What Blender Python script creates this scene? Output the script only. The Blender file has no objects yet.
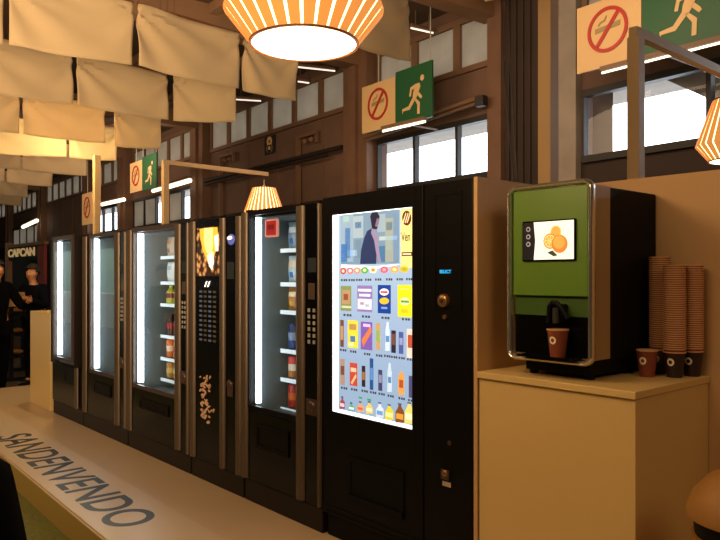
import bpy, bmesh, math, random
from mathutils import Vector, Matrix
random.seed(7)
C = bpy.context.scene
EYE = 1.606
PZ = 0.20                      # top of the platform
# ------------------------------------------------ camera, world, lights, exposure
FW = (-0.7540, 0.6569); RT = (0.6569, 0.7540)
cd = bpy.data.cameras.new('camera'); cam = bpy.data.objects.new('camera', cd)
C.collection.objects.link(cam); C.camera = cam
cd.sensor_width = 36; cd.lens = 35.0; cd.shift_y = 6/720; cd.clip_start = .02; cd.clip_end = 300
cam.location = (0, 0, EYE)
cam.rotation_euler = (math.pi/2, 0, math.atan2(-FW[0], FW[1]))
w = bpy.data.worlds.new('sky'); C.world = w; w.use_nodes = True
bg = w.node_tree.nodes['Background']; bg.inputs[0].default_value = (.90, .95, 1, 1); bg.inputs[1].default_value = 6.0
C.view_settings.view_transform = 'Standard'; C.view_settings.look = 'None'
C.view_settings.gamma = 1; C.view_settings.exposure = 0.0; C.view_settings.use_curve_mapping = False

def area(name, loc, target, size, power, color):
    l = bpy.data.lights.new(name, 'AREA'); l.shape = 'RECTANGLE'; l.size = size[0]; l.size_y = size[1]
    l.energy = power; l.color = color
    o = bpy.data.objects.new(name, l); C.collection.objects.link(o); o.location = loc
    o.rotation_euler = (Vector(target)-Vector(loc)).to_track_quat('-Z', 'Y').to_euler()
    return o
WARM = (1, .68, .37)
area('hall_fill_front', (-1.5, -3.0, 5.2), (-2.5, 2.0, .9), (4, 2), 128, WARM)  # added fill for the front of the stand, no fixture hangs here
area('hall_fill_row', (-8.0, -2.0, 5.2), (-7.5, 2.0, .6), (6, 2), 115, WARM)  # added fill over the machine row, likewise without a fixture
area('hall_fill_right', (3.4, .6, 4.6), (-1.6, 2.4, 1.2), (2, 2), 60, WARM)  # fill added from the right to brighten partition and cabinet side
lb_ = area('hall_fill_banner', (-.6, -1.6, 1.7), (-7.5, 2.2, 3.7), (2, 1), 105, (1, .72, .42)); lb_.data.spread = math.radians(75)  # low fill added on the camera side to brighten the cloths
area('hall_fill_wall', (-7, 4.4, 4.6), (-9.5, 9.5, 4.2), (9, 1), 175, (1, .70, .45))  # added fill that lifts the brown far wall
area('hall_fill_far', (-20, 4.6, 4.6), (-24, 10, 3.8), (9, 1), 200, (1, .70, .45))  # added fill for the far end of that wall and its signs

# ------------------------------------------------ helpers
def lin(h):
    h = h.lstrip('#'); v = [int(h[i:i+2], 16)/255 for i in (0, 2, 4)]
    return tuple(c/12.92 if c <= .04045 else ((c+.055)/1.055)**2.4 for c in v)
MATS = {}
def mat(name, col, rough=.5, metal=0, emit=0, ecol=None, spec=.5, noise=None, coat=0, trans=0):
    if name in MATS: return MATS[name]
    m = bpy.data.materials.new(name); m.use_nodes = True; nt = m.node_tree
    b = nt.nodes['Principled BSDF']; c = lin(col) if isinstance(col, str) else col
    b.inputs['Base Color'].default_value = (*c, 1); b.inputs['Roughness'].default_value = rough
    b.inputs['Metallic'].default_value = metal; b.inputs['Specular IOR Level'].default_value = spec
    b.inputs['Coat Weight'].default_value = coat
    if emit:
        e = lin(ecol) if isinstance(ecol, str) else (ecol or c)
        b.inputs['Emission Color'].default_value = (*e, 1); b.inputs['Emission Strength'].default_value = emit
    if noise:                                   # (scale, strength, bump)
        t = nt.nodes.new('ShaderNodeTexNoise'); t.inputs['Scale'].default_value = noise[0]; t.inputs['Detail'].default_value = 5
        tc = nt.nodes.new('ShaderNodeTexCoord'); nt.links.new(tc.outputs['Object'], t.inputs['Vector'])
        r = nt.nodes.new('ShaderNodeValToRGB'); s = noise[1]
        r.color_ramp.elements[0].position = .3; r.color_ramp.elements[1].position = .7
        r.color_ramp.elements[0].color = (*[x*(1-s) for x in c], 1); r.color_ramp.elements[1].color = (*[min(1, x*(1+s)) for x in c], 1)
        nt.links.new(t.outputs['Fac'], r.inputs[0]); nt.links.new(r.outputs[0], b.inputs['Base Color'])
        if noise[2]:
            bp = nt.nodes.new('ShaderNodeBump'); bp.inputs['Strength'].default_value = noise[2]; bp.inputs['Distance'].default_value = .01
            nt.links.new(t.outputs['Fac'], bp.inputs['Height']); nt.links.new(bp.outputs[0], b.inputs['Normal'])
    MATS[name] = m; return m
def glass_mat(name, tint, ior=1.5, rough=0.0):
    m = bpy.data.materials.new(name); m.use_nodes = True; nt = m.node_tree; nt.nodes.clear()
    o = nt.nodes.new('ShaderNodeOutputMaterial'); mx = nt.nodes.new('ShaderNodeMixShader')
    ge = nt.nodes.new('ShaderNodeNewGeometry'); f0 = ((ior-1)/(ior+1))**2
    def M(op, x, y=None):
        n_ = nt.nodes.new('ShaderNodeMath'); n_.operation = op
        for i_, q_ in enumerate((x, y)):
            if q_ is None: continue
            if isinstance(q_, (int, float)): n_.inputs[i_].default_value = q_
            else: nt.links.new(q_, n_.inputs[i_])
        return n_.outputs[0]
    dt = nt.nodes.new('ShaderNodeVectorMath'); dt.operation = 'DOT_PRODUCT'
    nt.links.new(ge.outputs['Incoming'], dt.inputs[0]); nt.links.new(ge.outputs['Normal'], dt.inputs[1])
    sch = M('POWER', M('SUBTRACT', 1.0, M('ABSOLUTE', dt.outputs['Value'])), 5.0)
    fr = M('MULTIPLY', M('ADD', M('MULTIPLY', sch, 1-f0), f0), M('SUBTRACT', 1.0, ge.outputs['Backfacing']))
    t = nt.nodes.new('ShaderNodeBsdfTransparent'); t.inputs[0].default_value = (*tint, 1)
    g = nt.nodes.new('ShaderNodeBsdfGlossy'); g.inputs['Roughness'].default_value = rough
    nt.links.new(fr, mx.inputs[0]); nt.links.new(t.outputs[0], mx.inputs[1]); nt.links.new(g.outputs[0], mx.inputs[2])
    nt.links.new(mx.outputs[0], o.inputs[0]); MATS[name] = m; return m
def translucent_mat(name, col, mix=.5, noise=3):
    m = bpy.data.materials.new(name); m.use_nodes = True; nt = m.node_tree; nt.nodes.clear(); c = lin(col)
    o = nt.nodes.new('ShaderNodeOutputMaterial'); mx = nt.nodes.new('ShaderNodeMixShader'); mx.inputs[0].default_value = mix
    d = nt.nodes.new('ShaderNodeBsdfDiffuse'); t = nt.nodes.new('ShaderNodeBsdfTranslucent')
    n = nt.nodes.new('ShaderNodeTexNoise'); n.inputs['Scale'].default_value = noise; n.inputs['Detail'].default_value = 6
    tc = nt.nodes.new('ShaderNodeTexCoord'); nt.links.new(tc.outputs['Object'], n.inputs['Vector'])
    r = nt.nodes.new('ShaderNodeValToRGB'); r.color_ramp.elements[0].position = .3; r.color_ramp.elements[1].position = .75
    r.color_ramp.elements[0].color = (*[x*.82 for x in c], 1); r.color_ramp.elements[1].color = (*c, 1)
    nt.links.new(n.outputs['Fac'], r.inputs[0])
    nt.links.new(r.outputs[0], d.inputs[0]); nt.links.new(r.outputs[0], t.inputs[0])
    nt.links.new(d.outputs[0], mx.inputs[1]); nt.links.new(t.outputs[0], mx.inputs[2]); nt.links.new(mx.outputs[0], o.inputs[0])
    MATS[name] = m; return m

class B:                                        # a small mesh collector
    def __init__(s): s.bm = bmesh.new()
    def _mi(s, faces, mi):
        for f in faces: f.material_index = mi
    def box(s, x0, x1, y0, y1, z0, z1, mi=0, bev=0):
        x0, x1 = sorted((x0, x1)); y0, y1 = sorted((y0, y1)); z0, z1 = sorted((z0, z1))
        r = bmesh.ops.create_cube(s.bm, size=1); vs = r['verts']
        for v in vs: v.co = Vector(((x0+x1)/2+v.co.x*(x1-x0), (y0+y1)/2+v.co.y*(y1-y0), (z0+z1)/2+v.co.z*(z1-z0)))
        fs = {f for v in vs for f in v.link_faces}; s._mi(fs, mi)
        if bev:
            es = list({e for v in vs for e in v.link_edges})
            rr = bmesh.ops.bevel(s.bm, geom=es, offset=bev, segments=2, profile=.5, affect='EDGES'); s._mi(rr['faces'], mi)
        return s
    def cyl(s, p0, p1, r0, r1=None, n=16, mi=0, cap=True):
        p0 = Vector(p0); p1 = Vector(p1); r1 = r0 if r1 is None else r1; d = p1-p0
        M = Matrix.Translation((p0+p1)/2) @ d.to_track_quat('Z', 'Y').to_matrix().to_4x4()
        r = bmesh.ops.create_cone(s.bm, cap_ends=cap, segments=n, radius1=r0, radius2=r1, depth=d.length, matrix=M)
        s._mi({f for v in r['verts'] for f in v.link_faces}, mi); return s
    def path(s, pts, r, n=8, mi=0):
        for a, b in zip(pts[:-1], pts[1:]): s.cyl(a, b, r, n=n, mi=mi)
        for p in pts[1:-1]: s.ball(p, r, mi=mi, u=8, v=6)
        return s
    def ball(s, c, r, sc=(1, 1, 1), mi=0, u=16, v=10):
        M = Matrix.Translation(c) @ Matrix.Diagonal((*sc, 1))
        q = bmesh.ops.create_uvsphere(s.bm, u_segments=u, v_segments=v, radius=r, matrix=M)
        s._mi({f for v in q['verts'] for f in v.link_faces}, mi); return s
    def lathe(s, prof, n=32, c=(0, 0, 0), mi=0, a0=0, a1=2*math.pi):
        full = abs(a1-a0-2*math.pi) < 1e-6; k = n if full else n+1; rings = []
        for i in range(k):
            a = a0+(a1-a0)*i/n
            rings.append([s.bm.verts.new((c[0]+r*math.cos(a), c[1]+r*math.sin(a), c[2]+z)) for r, z in prof])
        for i in range(n):
            A = rings[i]; D = rings[(i+1) % k]
            for j in range(len(prof)-1):
                try: s.bm.faces.new((A[j], D[j], D[j+1], A[j+1])).material_index = mi
                except ValueError: pass
        return s
    def poly(s, pts, mi=0):
        s.bm.faces.new([s.bm.verts.new(p) for p in pts]).material_index = mi; return s
    def prism(s, pts, d, mi=0):                 # pts: 3-D outline, d: extrusion vector
        a = [s.bm.verts.new(p) for p in pts]; b = [s.bm.verts.new(Vector(p)+Vector(d)) for p in pts]
        fs = [s.bm.faces.new(a), s.bm.faces.new(b[::-1])]
        for i in range(len(a)): fs.append(s.bm.faces.new((a[i], b[i], b[(i+1) % len(a)], a[(i+1) % len(a)])))
        s._mi(fs, mi); return s
def wloc(o):
    v = Vector((0, 0, 0))
    while o: v += o.location; o = o.parent
    return v
def obj(name, b, m, parent=None, smooth=False, local=False):
    me = bpy.data.meshes.new(name)
    bmesh.ops.recalc_face_normals(b.bm, faces=b.bm.faces)
    if parent and not local: bmesh.ops.translate(b.bm, verts=b.bm.verts, vec=-wloc(parent))
    b.bm.to_mesh(me); b.bm.free()
    for q in (m if isinstance(m, (list, tuple)) else [m]): me.materials.append(MATS[q] if isinstance(q, str) else q)
    if smooth:
        for p in me.polygons: p.use_smooth = True
        try: me.set_sharp_from_angle(angle=math.radians(35))
        except Exception: pass
    o = bpy.data.objects.new(name, me); C.collection.objects.link(o)
    if parent: o.parent = parent
    return o
def tag(o, label, cat, group=None, kind=None):
    o['label'] = label; o['category'] = cat
    if group: o['group'] = group
    if kind: o['kind'] = kind
    return o
def thing(name, label, cat, loc, group=None):
    o = bpy.data.objects.new(name, None); C.collection.objects.link(o); o.location = loc; o.empty_display_size = .1
    return tag(o, label, cat, group)
def single(name, b, m, label, cat, group=None, smooth=False):
    """a one-mesh thing with its origin at the base centre"""
    vs = [v.co for v in b.bm.verts]
    c = Vector(((min(v.x for v in vs)+max(v.x for v in vs))/2, (min(v.y for v in vs)+max(v.y for v in vs))/2, min(v.z for v in vs)))
    bmesh.ops.translate(b.bm, verts=b.bm.verts, vec=-c)
    o = obj(name, b, m, None, smooth); o.location = c; return tag(o, label, cat, group)
def struct(name, b, m, parent=None, smooth=False):
    o = obj(name, b, m, parent, smooth)
    if not parent: o['kind'] = 'structure'
    return o
def copy_tree(o, loc=None, label=None, group=None):
    r = o.copy(); C.collection.objects.link(r)
    if loc is not None: r.location = loc
    if label: r['label'] = label
    if group: r['group'] = group
    for ch in list(o.children):
        c = ch.copy(); C.collection.objects.link(c); c.parent = r
        for g in list(ch.children):
            d = g.copy(); C.collection.objects.link(d); d.parent = c
    return r
def text_mesh(name, s, size, m, parent, origin, xdir, updir, extrude=.001, sx=1, align='LEFT', spacing=1, bold=0):
    cu = bpy.data.curves.new(name, 'FONT'); cu.body = s; cu.size = size; cu.extrude = extrude; cu.align_x = align
    cu.space_character = spacing; cu.offset = bold
    t = bpy.data.objects.new(name, cu); C.collection.objects.link(t); bpy.context.view_layer.update()
    me = bpy.data.meshes.new_from_object(t.evaluated_get(bpy.context.evaluated_depsgraph_get()))
    bpy.data.objects.remove(t)
    X = Vector(xdir).normalized(); U = Vector(updir).normalized(); N = X.cross(U); O = Vector(origin)-wloc(parent)
    for v in me.vertices: v.co = O + X*v.co.x*sx + U*v.co.y + N*v.co.z
    me.name = name; me.materials.clear(); me.materials.append(MATS[m])
    o = bpy.data.objects.new(name, me); C.collection.objects.link(o); o.parent = parent
    return o
# perspective survey of the place: where a sight line meets a plane Y = const
def dirn(px): t = (px-360)/700; return (FW[0]+RT[0]*t, FW[1]+RT[1]*t)
def X(px, Y): d = dirn(px); return Y*d[0]/d[1]
def Z(px, py, Y): return EYE+(276-py)*(Y/dirn(px)[1])/700
def ray(px, depth): d = dirn(px); return (d[0]*depth, d[1]*depth)

# ------------------------------------------------ materials
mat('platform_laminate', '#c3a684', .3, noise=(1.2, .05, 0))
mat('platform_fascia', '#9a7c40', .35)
mat('strip_beige', '#cdb394', .36)
mat('lettering', '#2b2d31', .45)
mat('green_carpet', '#6a6729', .95, noise=(60, .25, .5))
mat('hall_floor', '#4b3f30', .6, noise=(.8, .15, 0))
mat('partition', '#bd9464', .6, noise=(1, .03, 0))
mat('cabinet', '#cdac70', .38, noise=(1, .03, 0))
mat('black_body', '#0a0808', .45, spec=.14)
mat('black_gloss', '#080707', .22, spec=.22)
mat('black_matte', '#090808', .6, spec=.15)
mat('bronze', '#584839', .42, metal=.35)
mat('bronze_frame', '#4a3830', .35, metal=.3)
mat('dark_brown_body', '#18110f', .4, spec=.25)
mat('inner_grey', '#5c6469', .6)
mat('inner_dark', '#22262a', .5)
mat('rail_white_glow', '#d5dce4', .35, emit=.5)  # emission brightens the price rails, which are no light source
mat('tube_white', '#ffffff', .5, emit=8, ecol=(.86, .93, 1))
mat('wall_brown', '#62483a', .8, noise=(1.5, .15, .1))
mat('wall_dark', '#2f2018', .8, noise=(1.5, .15, .1))
mat('beam_brown', '#7a5a3e', .7, noise=(2, .12, .1))
mat('column_brown', '#684a36', .7, noise=(2, .15, .1))
mat('concrete', '#8d8276', .85, noise=(3, .12, .3))
mat('frame_brown', '#6a4e38', .6)
mat('frame_dark', '#1d1613', .6)
mat('frame_grey', '#9a958c', .6)
mat('ceiling_brown', '#4a3526', .85, noise=(1, .2, .1))
mat('sign_cream', '#c4a270', .6)
mat('sign_green', '#0d4a24', .55)
mat('sign_red', '#a02416', .5)
mat('sign_grey', '#8a7a4e', .6)
mat('post_beige', '#b39268', .5)
mat('chrome', '#d6cfc4', .22, metal=.85)
mat('brass', '#a87c50', .3, metal=.8)
mat('wood_slat', '#c8742e', .5, emit=.75, ecol=(.83, .33, .07))
mat('lamp_core', '#ffe0a0', .5, emit=4.0, ecol=(1, .82, .42))
mat('lamp_disc', '#fff2d0', .5, emit=3.2, ecol=(1, .93, .76))
mat('lamp_rim', '#5a3218', .5)
mat('strip_lamp', '#ffe9b0', .5, emit=2.6, ecol=(1, .86, .6))
mat('strip_white', '#fff4e0', .5, emit=.9, ecol=(1, .93, .84))
mat('skin', '#a8704c', .5); mat('suit', '#050405', 1, spec=.05); mat('suit_navy', '#0c0c14', 1, spec=.05)
mat('hair', '#1a110c', .7); mat('shirt', '#8f8378', .7); mat('shoe', '#0a0808', .4)
glass_mat('machine_glass', (.88, .93, .93), 1.62)
glass_mat('window_glass', (.92, .94, .96), 1.4)
translucent_mat('frosted_pane', '#aba499', .5, 2.0)
translucent_mat('cloth', '#e0c8a2', .46, 1.3)

# ------------------------------------------------ hall shell (frame: u runs away to the left along the far wall, n points outwards)
def Wp(px): return ray(px, 7264/(px+180))
A = Vector((-0.99822, 0.05970)); N = Vector((0.05970, 0.99822)); O0 = Vector(Wp(485))
def U(px): return (Vector(Wp(px))-O0).dot(A)
def wz(px, py): return EYE+(276-py)*(7264/(px+180))/700
def hbox(b, u0, u1, n0, n1, z0, z1, mi=0):
    pts = [O0+A*u0+N*n0, O0+A*u1+N*n0, O0+A*u1+N*n1, O0+A*u0+N*n1]
    b.prism([(p.x, p.y, z0) for p in pts], (0, 0, z1-z0), mi); return b
def hp(u, n, z): p = O0+A*u+N*n; return Vector((p.x, p.y, z))
def W3(px, py, k=1.0): d = 7264/(px+180)*k; p = ray(px, d); return Vector((p[0], p[1], EYE+(276-py)*d/700))
ZL0, ZL1, ZU0, ZU1, ZC = EYE+1.58, EYE+2.46, EYE+3.30, EYE+4.09, EYE+4.35

b = B(); b.box(-48, 6, -8, 12, -.05, 0); struct('floor', b, 'hall_floor')
# bays: (u0, u1, upper window, lower window)
bays = [(-8.6, -1.79, 6, 4), (-.45, 2.62, 3, 3), (3.45, 9.62, 6, 0), (10.5, 15.4, 5, 5), (16.45, 19.6, 3, 3), (20.4, 26.6, 6, 0), (27.4, 33.6, 6, 4), (34.4, 40, 5, 0)]
b = B()
hbox(b, -9, 40, 0, .2, 0, ZL0, 1)
hbox(b, -9, 40, 0, .2, ZL1, ZU0)
hbox(b, -9, 40, 0, .2, ZU1, ZC+.1)
for i, (u0, u1, nu, nl) in enumerate(bays):
    nxt = bays[i+1][0] if i+1 < len(bays) else 40
    hbox(b, u1, nxt, 0, .2, ZL0, ZL1); hbox(b, u1, nxt, 0, .2, ZU0, ZU1)
    if not nl: hbox(b, u0, u1, 0, .2, ZL0, ZL1)
for u in (4.4, 5.5, 6.2, 7.6, 8.7, 21, 22.5, 24, 25.5): hbox(b, u, u+.05, -.02, 0, 1, ZU0-.1)
struct('wall_back', b, ['wall_brown', 'wall_dark'])
wn = 0
for i, (u0, u1, nu, nl) in enumerate(bays):
    for lvl, n_, z0, z1 in (('u', nu, ZU0, ZU1), ('l', nl, ZL0, ZL1)):
        if not n_: continue
        wn += 1; pw = (u1-u0)/n_
        r = bpy.data.objects.new('window_%d' % wn, None); C.collection.objects.link(r)
        r.location = hp((u0+u1)/2, 0, z0); r['kind'] = 'structure'
        fr = B(); ft = .075 if lvl == 'u' else .03
        hbox(fr, u0, u1, -.06, .06, z0-.05, z0+.04); hbox(fr, u0, u1, -.06, .06, z1-.04, z1+.05)
        for k in range(n_+1):
            c = u0+pw*k; hbox(fr, max(u0, c-ft), min(u1, c+ft), -.05, .05, z0+.04, z1-.04)
        obj('window_frame', fr, 'frame_brown' if lvl == 'u' else 'frame_dark', r)
        for k in range(n_):
            pb = B(); hbox(pb, u0+pw*k+.02, u0+pw*(k+1)-.02, .0, .012, z0+.02, z1-.02)
            fro = lvl == 'u' or (i == 3 and k in (1, 3, 4)) or (i == 6)
            obj('window_pane', pb, 'frosted_pane' if fro else 'window_glass', r)
        if lvl == 'u':                         # bright strip of sky where the frosted film stops
            pb = B()
# columns
def column(u0, u1, n0=-.45):
    b = B(); hbox(b, u0, u1, n0, -.001, 0, ZC); return b
cols = [(2.62, 3.45), (9.62, 10.5), (15.5, 16.4), (19.62, 20.38), (26.62, 27.38), (33.62, 34.38)]
trim = 0
for u0, u1 in cols:
    trim += 1; b = column(u0+.05, u1-.05, -.25); hbox(b, u0+.3, u1-.3, -.33, -.25, 0, ZC); struct('trim_%d' % trim, b, 'column_brown')
b = B()                                        # the wide pillar between the two near windows
hbox(b, -.44, -.17, -.14, -.001, 0, ZC); hbox(b, -1.05, -.45, -.06, -.001, 0, ZC, 1)
for k in range(5): hbox(b, -.95+k*.13, -.91+k*.13, -.09, -.06, 0, ZC, 1)
hbox(b, -1.36, -1.05, -.10, -.001, 0, ZC, 1); struct('trim_7', b, ['column_brown', 'wall_dark'])
b = B(); hbox(b, -1.74, -1.40, -.12, -.001, 0, ZC); struct('trim_8', b, 'concrete')
# ceiling with beams
b = B(); hbox(b, -12, 40, -17, .2, ZC, ZC+.15)
for u in [-8, -5]+[(q[0]+q[1])/2 for q in cols]+[-.15]: hbox(b, u-.16, u+.16, -17, 0, ZC-.42, ZC, 1)
for k in range(9): hbox(b, -12, 40, -1.6-k*1.7, -1.45-k*1.7, ZC-.16, ZC, 1)
struct('ceiling', b, ['ceiling_brown', 'beam_brown'])
# the hall's other sides
b = B(); b.box(-46, 6, -7.6, -7.4, 0, 7); mat('wall_far_side', '#2c211d', .9); struct('wall_front', b, 'wall_far_side')
b = B(); b.box(3.8, 4, -7.6, 12, 0, 7); struct('wall_right', b, 'wall_far_side')
b = B(); b.box(-46.2, -46, -7.6, 12, 0, 7); struct('wall_left', b, 'wall_dark')
# outdoors beyond the windows
b = B(); hbox(b, -9, 36, .35, 1.35, EYE+2.60, EYE+2.8)
o = single('canopy', b, 'concrete', 'grey concrete canopy outside above the lower windows', 'canopy')
b = B(); c_ = [W3(613, 0, 1.05), W3(592, 0, 1.05), W3(592, 0, 1.09), W3(613, 0, 1.09)]
b.prism([(p.x, p.y, 0) for p in c_], (0, 0, EYE+2.59))
single('concrete_pillar', b, 'concrete', 'grey concrete pillar outside behind the near window glass', 'pillar')
b = B(); p0 = W3(640, 68, 1.03); p1 = W3(760, 122, 1.03)
b.prism([p0, p1, p1+Vector((0, 0, .30)), p0+Vector((0, 0, .30))], (N.x*.12, N.y*.12, 0))
single('concrete_beam', b, 'concrete', 'sloping grey concrete beam outside the near window', 'beam')
# strip lamps over the lower windows
def wall_strip(pxa, ya, pxb, yb, label, m='strip_lamp', k=.93, r=.03):
    pa_, pb2 = W3(pxa, ya, k), W3(pxb, yb, k); md = (pa_+pb2)/2; d_ = (pb2-pa_).normalized(); up = Vector((0, 0, 1))
    t = thing('strip_light', label, 'light fixture', md, 'fluorescent strip lights over the windows')
    b = B(); b.cyl(pa_, pb2, r, n=10); obj('tube', b, m, t)
    nn = Vector((N.x, N.y, 0)); b = B()
    b.prism([pa_-nn*.05+up*(r+.002), pb2-nn*.05+up*(r+.002), pb2+nn*.05+up*(r+.002), pa_+nn*.05+up*(r+.002)], up*.05)
    b.cyl(md+up*(r+.03), md+up*(r+.03)+nn*((1-k)*O0.dot(N)-.02), .02, n=8); obj('housing', b, 'frame_brown', t)
wall_strip(383, 131.2, 425, 121.5, 'lit strip light under the middle exit sign', k=.90, r=.02)
wall_strip(602, 73, 735, 39, 'long lit strip light under the nearest exit sign', k=.885, r=.013)
wall_strip(166, 187.5, 190, 180.5, 'lit strip light behind the arched lamp post, left of centre', r=.06)
wall_strip(153, 191, 162, 188.5, 'short lit strip light just below the small green exit sign', r=.05)
wall_strip(102, 204.5, 124, 199.5, 'lit strip light right of the far lamp post', r=.06)
wall_strip(23, 227, 37, 220.5, 'farthest lit strip light above the dark exhibition stand', r=.08)
# ceiling strips
for (xa, ya, xb, yb, lab) in ((411, 28, 433, 33, 'thin ceiling tube light above the middle exit sign'), (436, 7, 457, 12, 'thin ceiling tube light nearest the wide pillar'),
                              (298, 67, 335, 71, 'long thin ceiling tube light below the big pendant lamp'), (298, 81.5, 309, 83, 'short thin ceiling tube light behind the cloth banner'),
                              (236, 99.5, 261, 101, 'thin ceiling tube light between the cloth banners')):
    zz = ZC-.30; d0 = (zz-EYE)*700/(276-ya); d1 = (zz-EYE)*700/(276-yb)
    p0 = ray(xa, d0); p1 = ray(xb, d1); p0 = Vector((*p0, zz)); p1 = Vector((*p1, zz))
    t = thing('tube_light', lab, 'light fixture', (p0+p1)/2, 'tube lights under the hall ceiling')
    b = B(); b.cyl(p0, p1, .016, n=8); obj('tube', b, 'strip_white', t)
    b = B(); b.cyl(p0+Vector((0, 0, .045)), p1+Vector((0, 0, .045)), .035, n=6)
    for q in (.2, .8): m_ = p0.lerp(p1, q); b.cyl(m_+Vector((0, 0, .07)), Vector((m_.x, m_.y, ZC)), .008, n=6)
    obj('housing', b, 'frame_brown', t)
# pipes, conduits, number plate on the far wall
b = B(); b.cyl(hp(3.5, -.21, EYE+2.50), hp(9.6, -.21, EYE+2.50), .045); b.cyl(hp(4, -.21, EYE+2.40), hp(9.6, -.21, EYE+2.40), .025)
single('pipe', b, 'frame_dark', 'dark pipes running along the brown wall below the number plate', 'pipe', smooth=True)
for px, y0, lab in ((302, 139, 'wall bracket frame left of the middle exit sign'), (352, 126, 'wall bracket frame next to the middle exit sign'), (224, 158, 'wall bracket frame above the arched lamp')):
    u = U(px); z1 = wz(px, y0); b = B()
    hbox(b, u-.04, u+.04, -.14, -.05, 1.5, z1); hbox(b, u-.75, u+.04, -.14, -.08, z1-.02, z1+.05); hbox(b, u-.75, u-.69, -.14, -.08, z1-.2, z1)
    for q in (-.6, -.35): b.ball(hp(u+q, -.16, z1-.12), .06, u=8, v=6)
    single('wall_bracket', b, 'frame_brown', 'brown '+lab, 'bracket', 'bracket frames on the hall wall')
u = U(271.5); t = thing('number_plate', 'dark plate with a white number 8 on the brown wall', 'sign', hp(u, -.03, wz(271, 153)))
b = B(); hbox(b, U(276), U(266), -.04, -.01, wz(271, 154), wz(271, 136)); obj('plate', b, 'frame_dark', t)
text_mesh('number', '8', .50, 'sign_cream', t, hp(U(268.2), -.045, wz(271, 152.5)), -A.to_3d(), (0, 0, 1), .004, bold=.012)
b = B(); b.path([hp(U(513), -.6, EYE+4.0), hp(U(532), -.6, EYE+3.95), hp(U(538), -.6, EYE+4.1), hp(U(539), -.6, ZC-.17)], .035)
single('conduit', b, 'post_beige', 'beige bent conduit at the ceiling beside the wide pillar', 'pipe', smooth=True)
for k, (pa, pb_) in enumerate(((519, 533), (526, 536))):
    b = B(); b.path([hp(U(pa), -.4, EYE+4.1), hp(U(pa)-.06, -.42, EYE+3), hp(U(pb_), -.4, EYE+1.2)], .012, n=6)
    single('cable', b, 'frame_dark', ['thin black cable hanging down the wide pillar, left one', 'thin black cable hanging down the wide pillar, right one'][k], 'cable', smooth=True)
b = B(); b.cyl(W3(364, 137.5, .97), W3(478, 98, .97), .04); b.cyl(W3(364, 141, .97), W3(478, 103, .97), .025)
single('pipe', b, 'frame_brown', 'brown pipes just above the middle window', 'pipe', smooth=True)
b = B(); c_ = W3(481, 102, .965); b.box(c_.x-.08, c_.x+.08, c_.y-.06, c_.y+.06, c_.z-.07, c_.z+.09, bev=.01)
single('junction_box', b, 'frame_dark', 'dark junction box at the right end of the pipes above the middle window', 'junction box')

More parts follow.
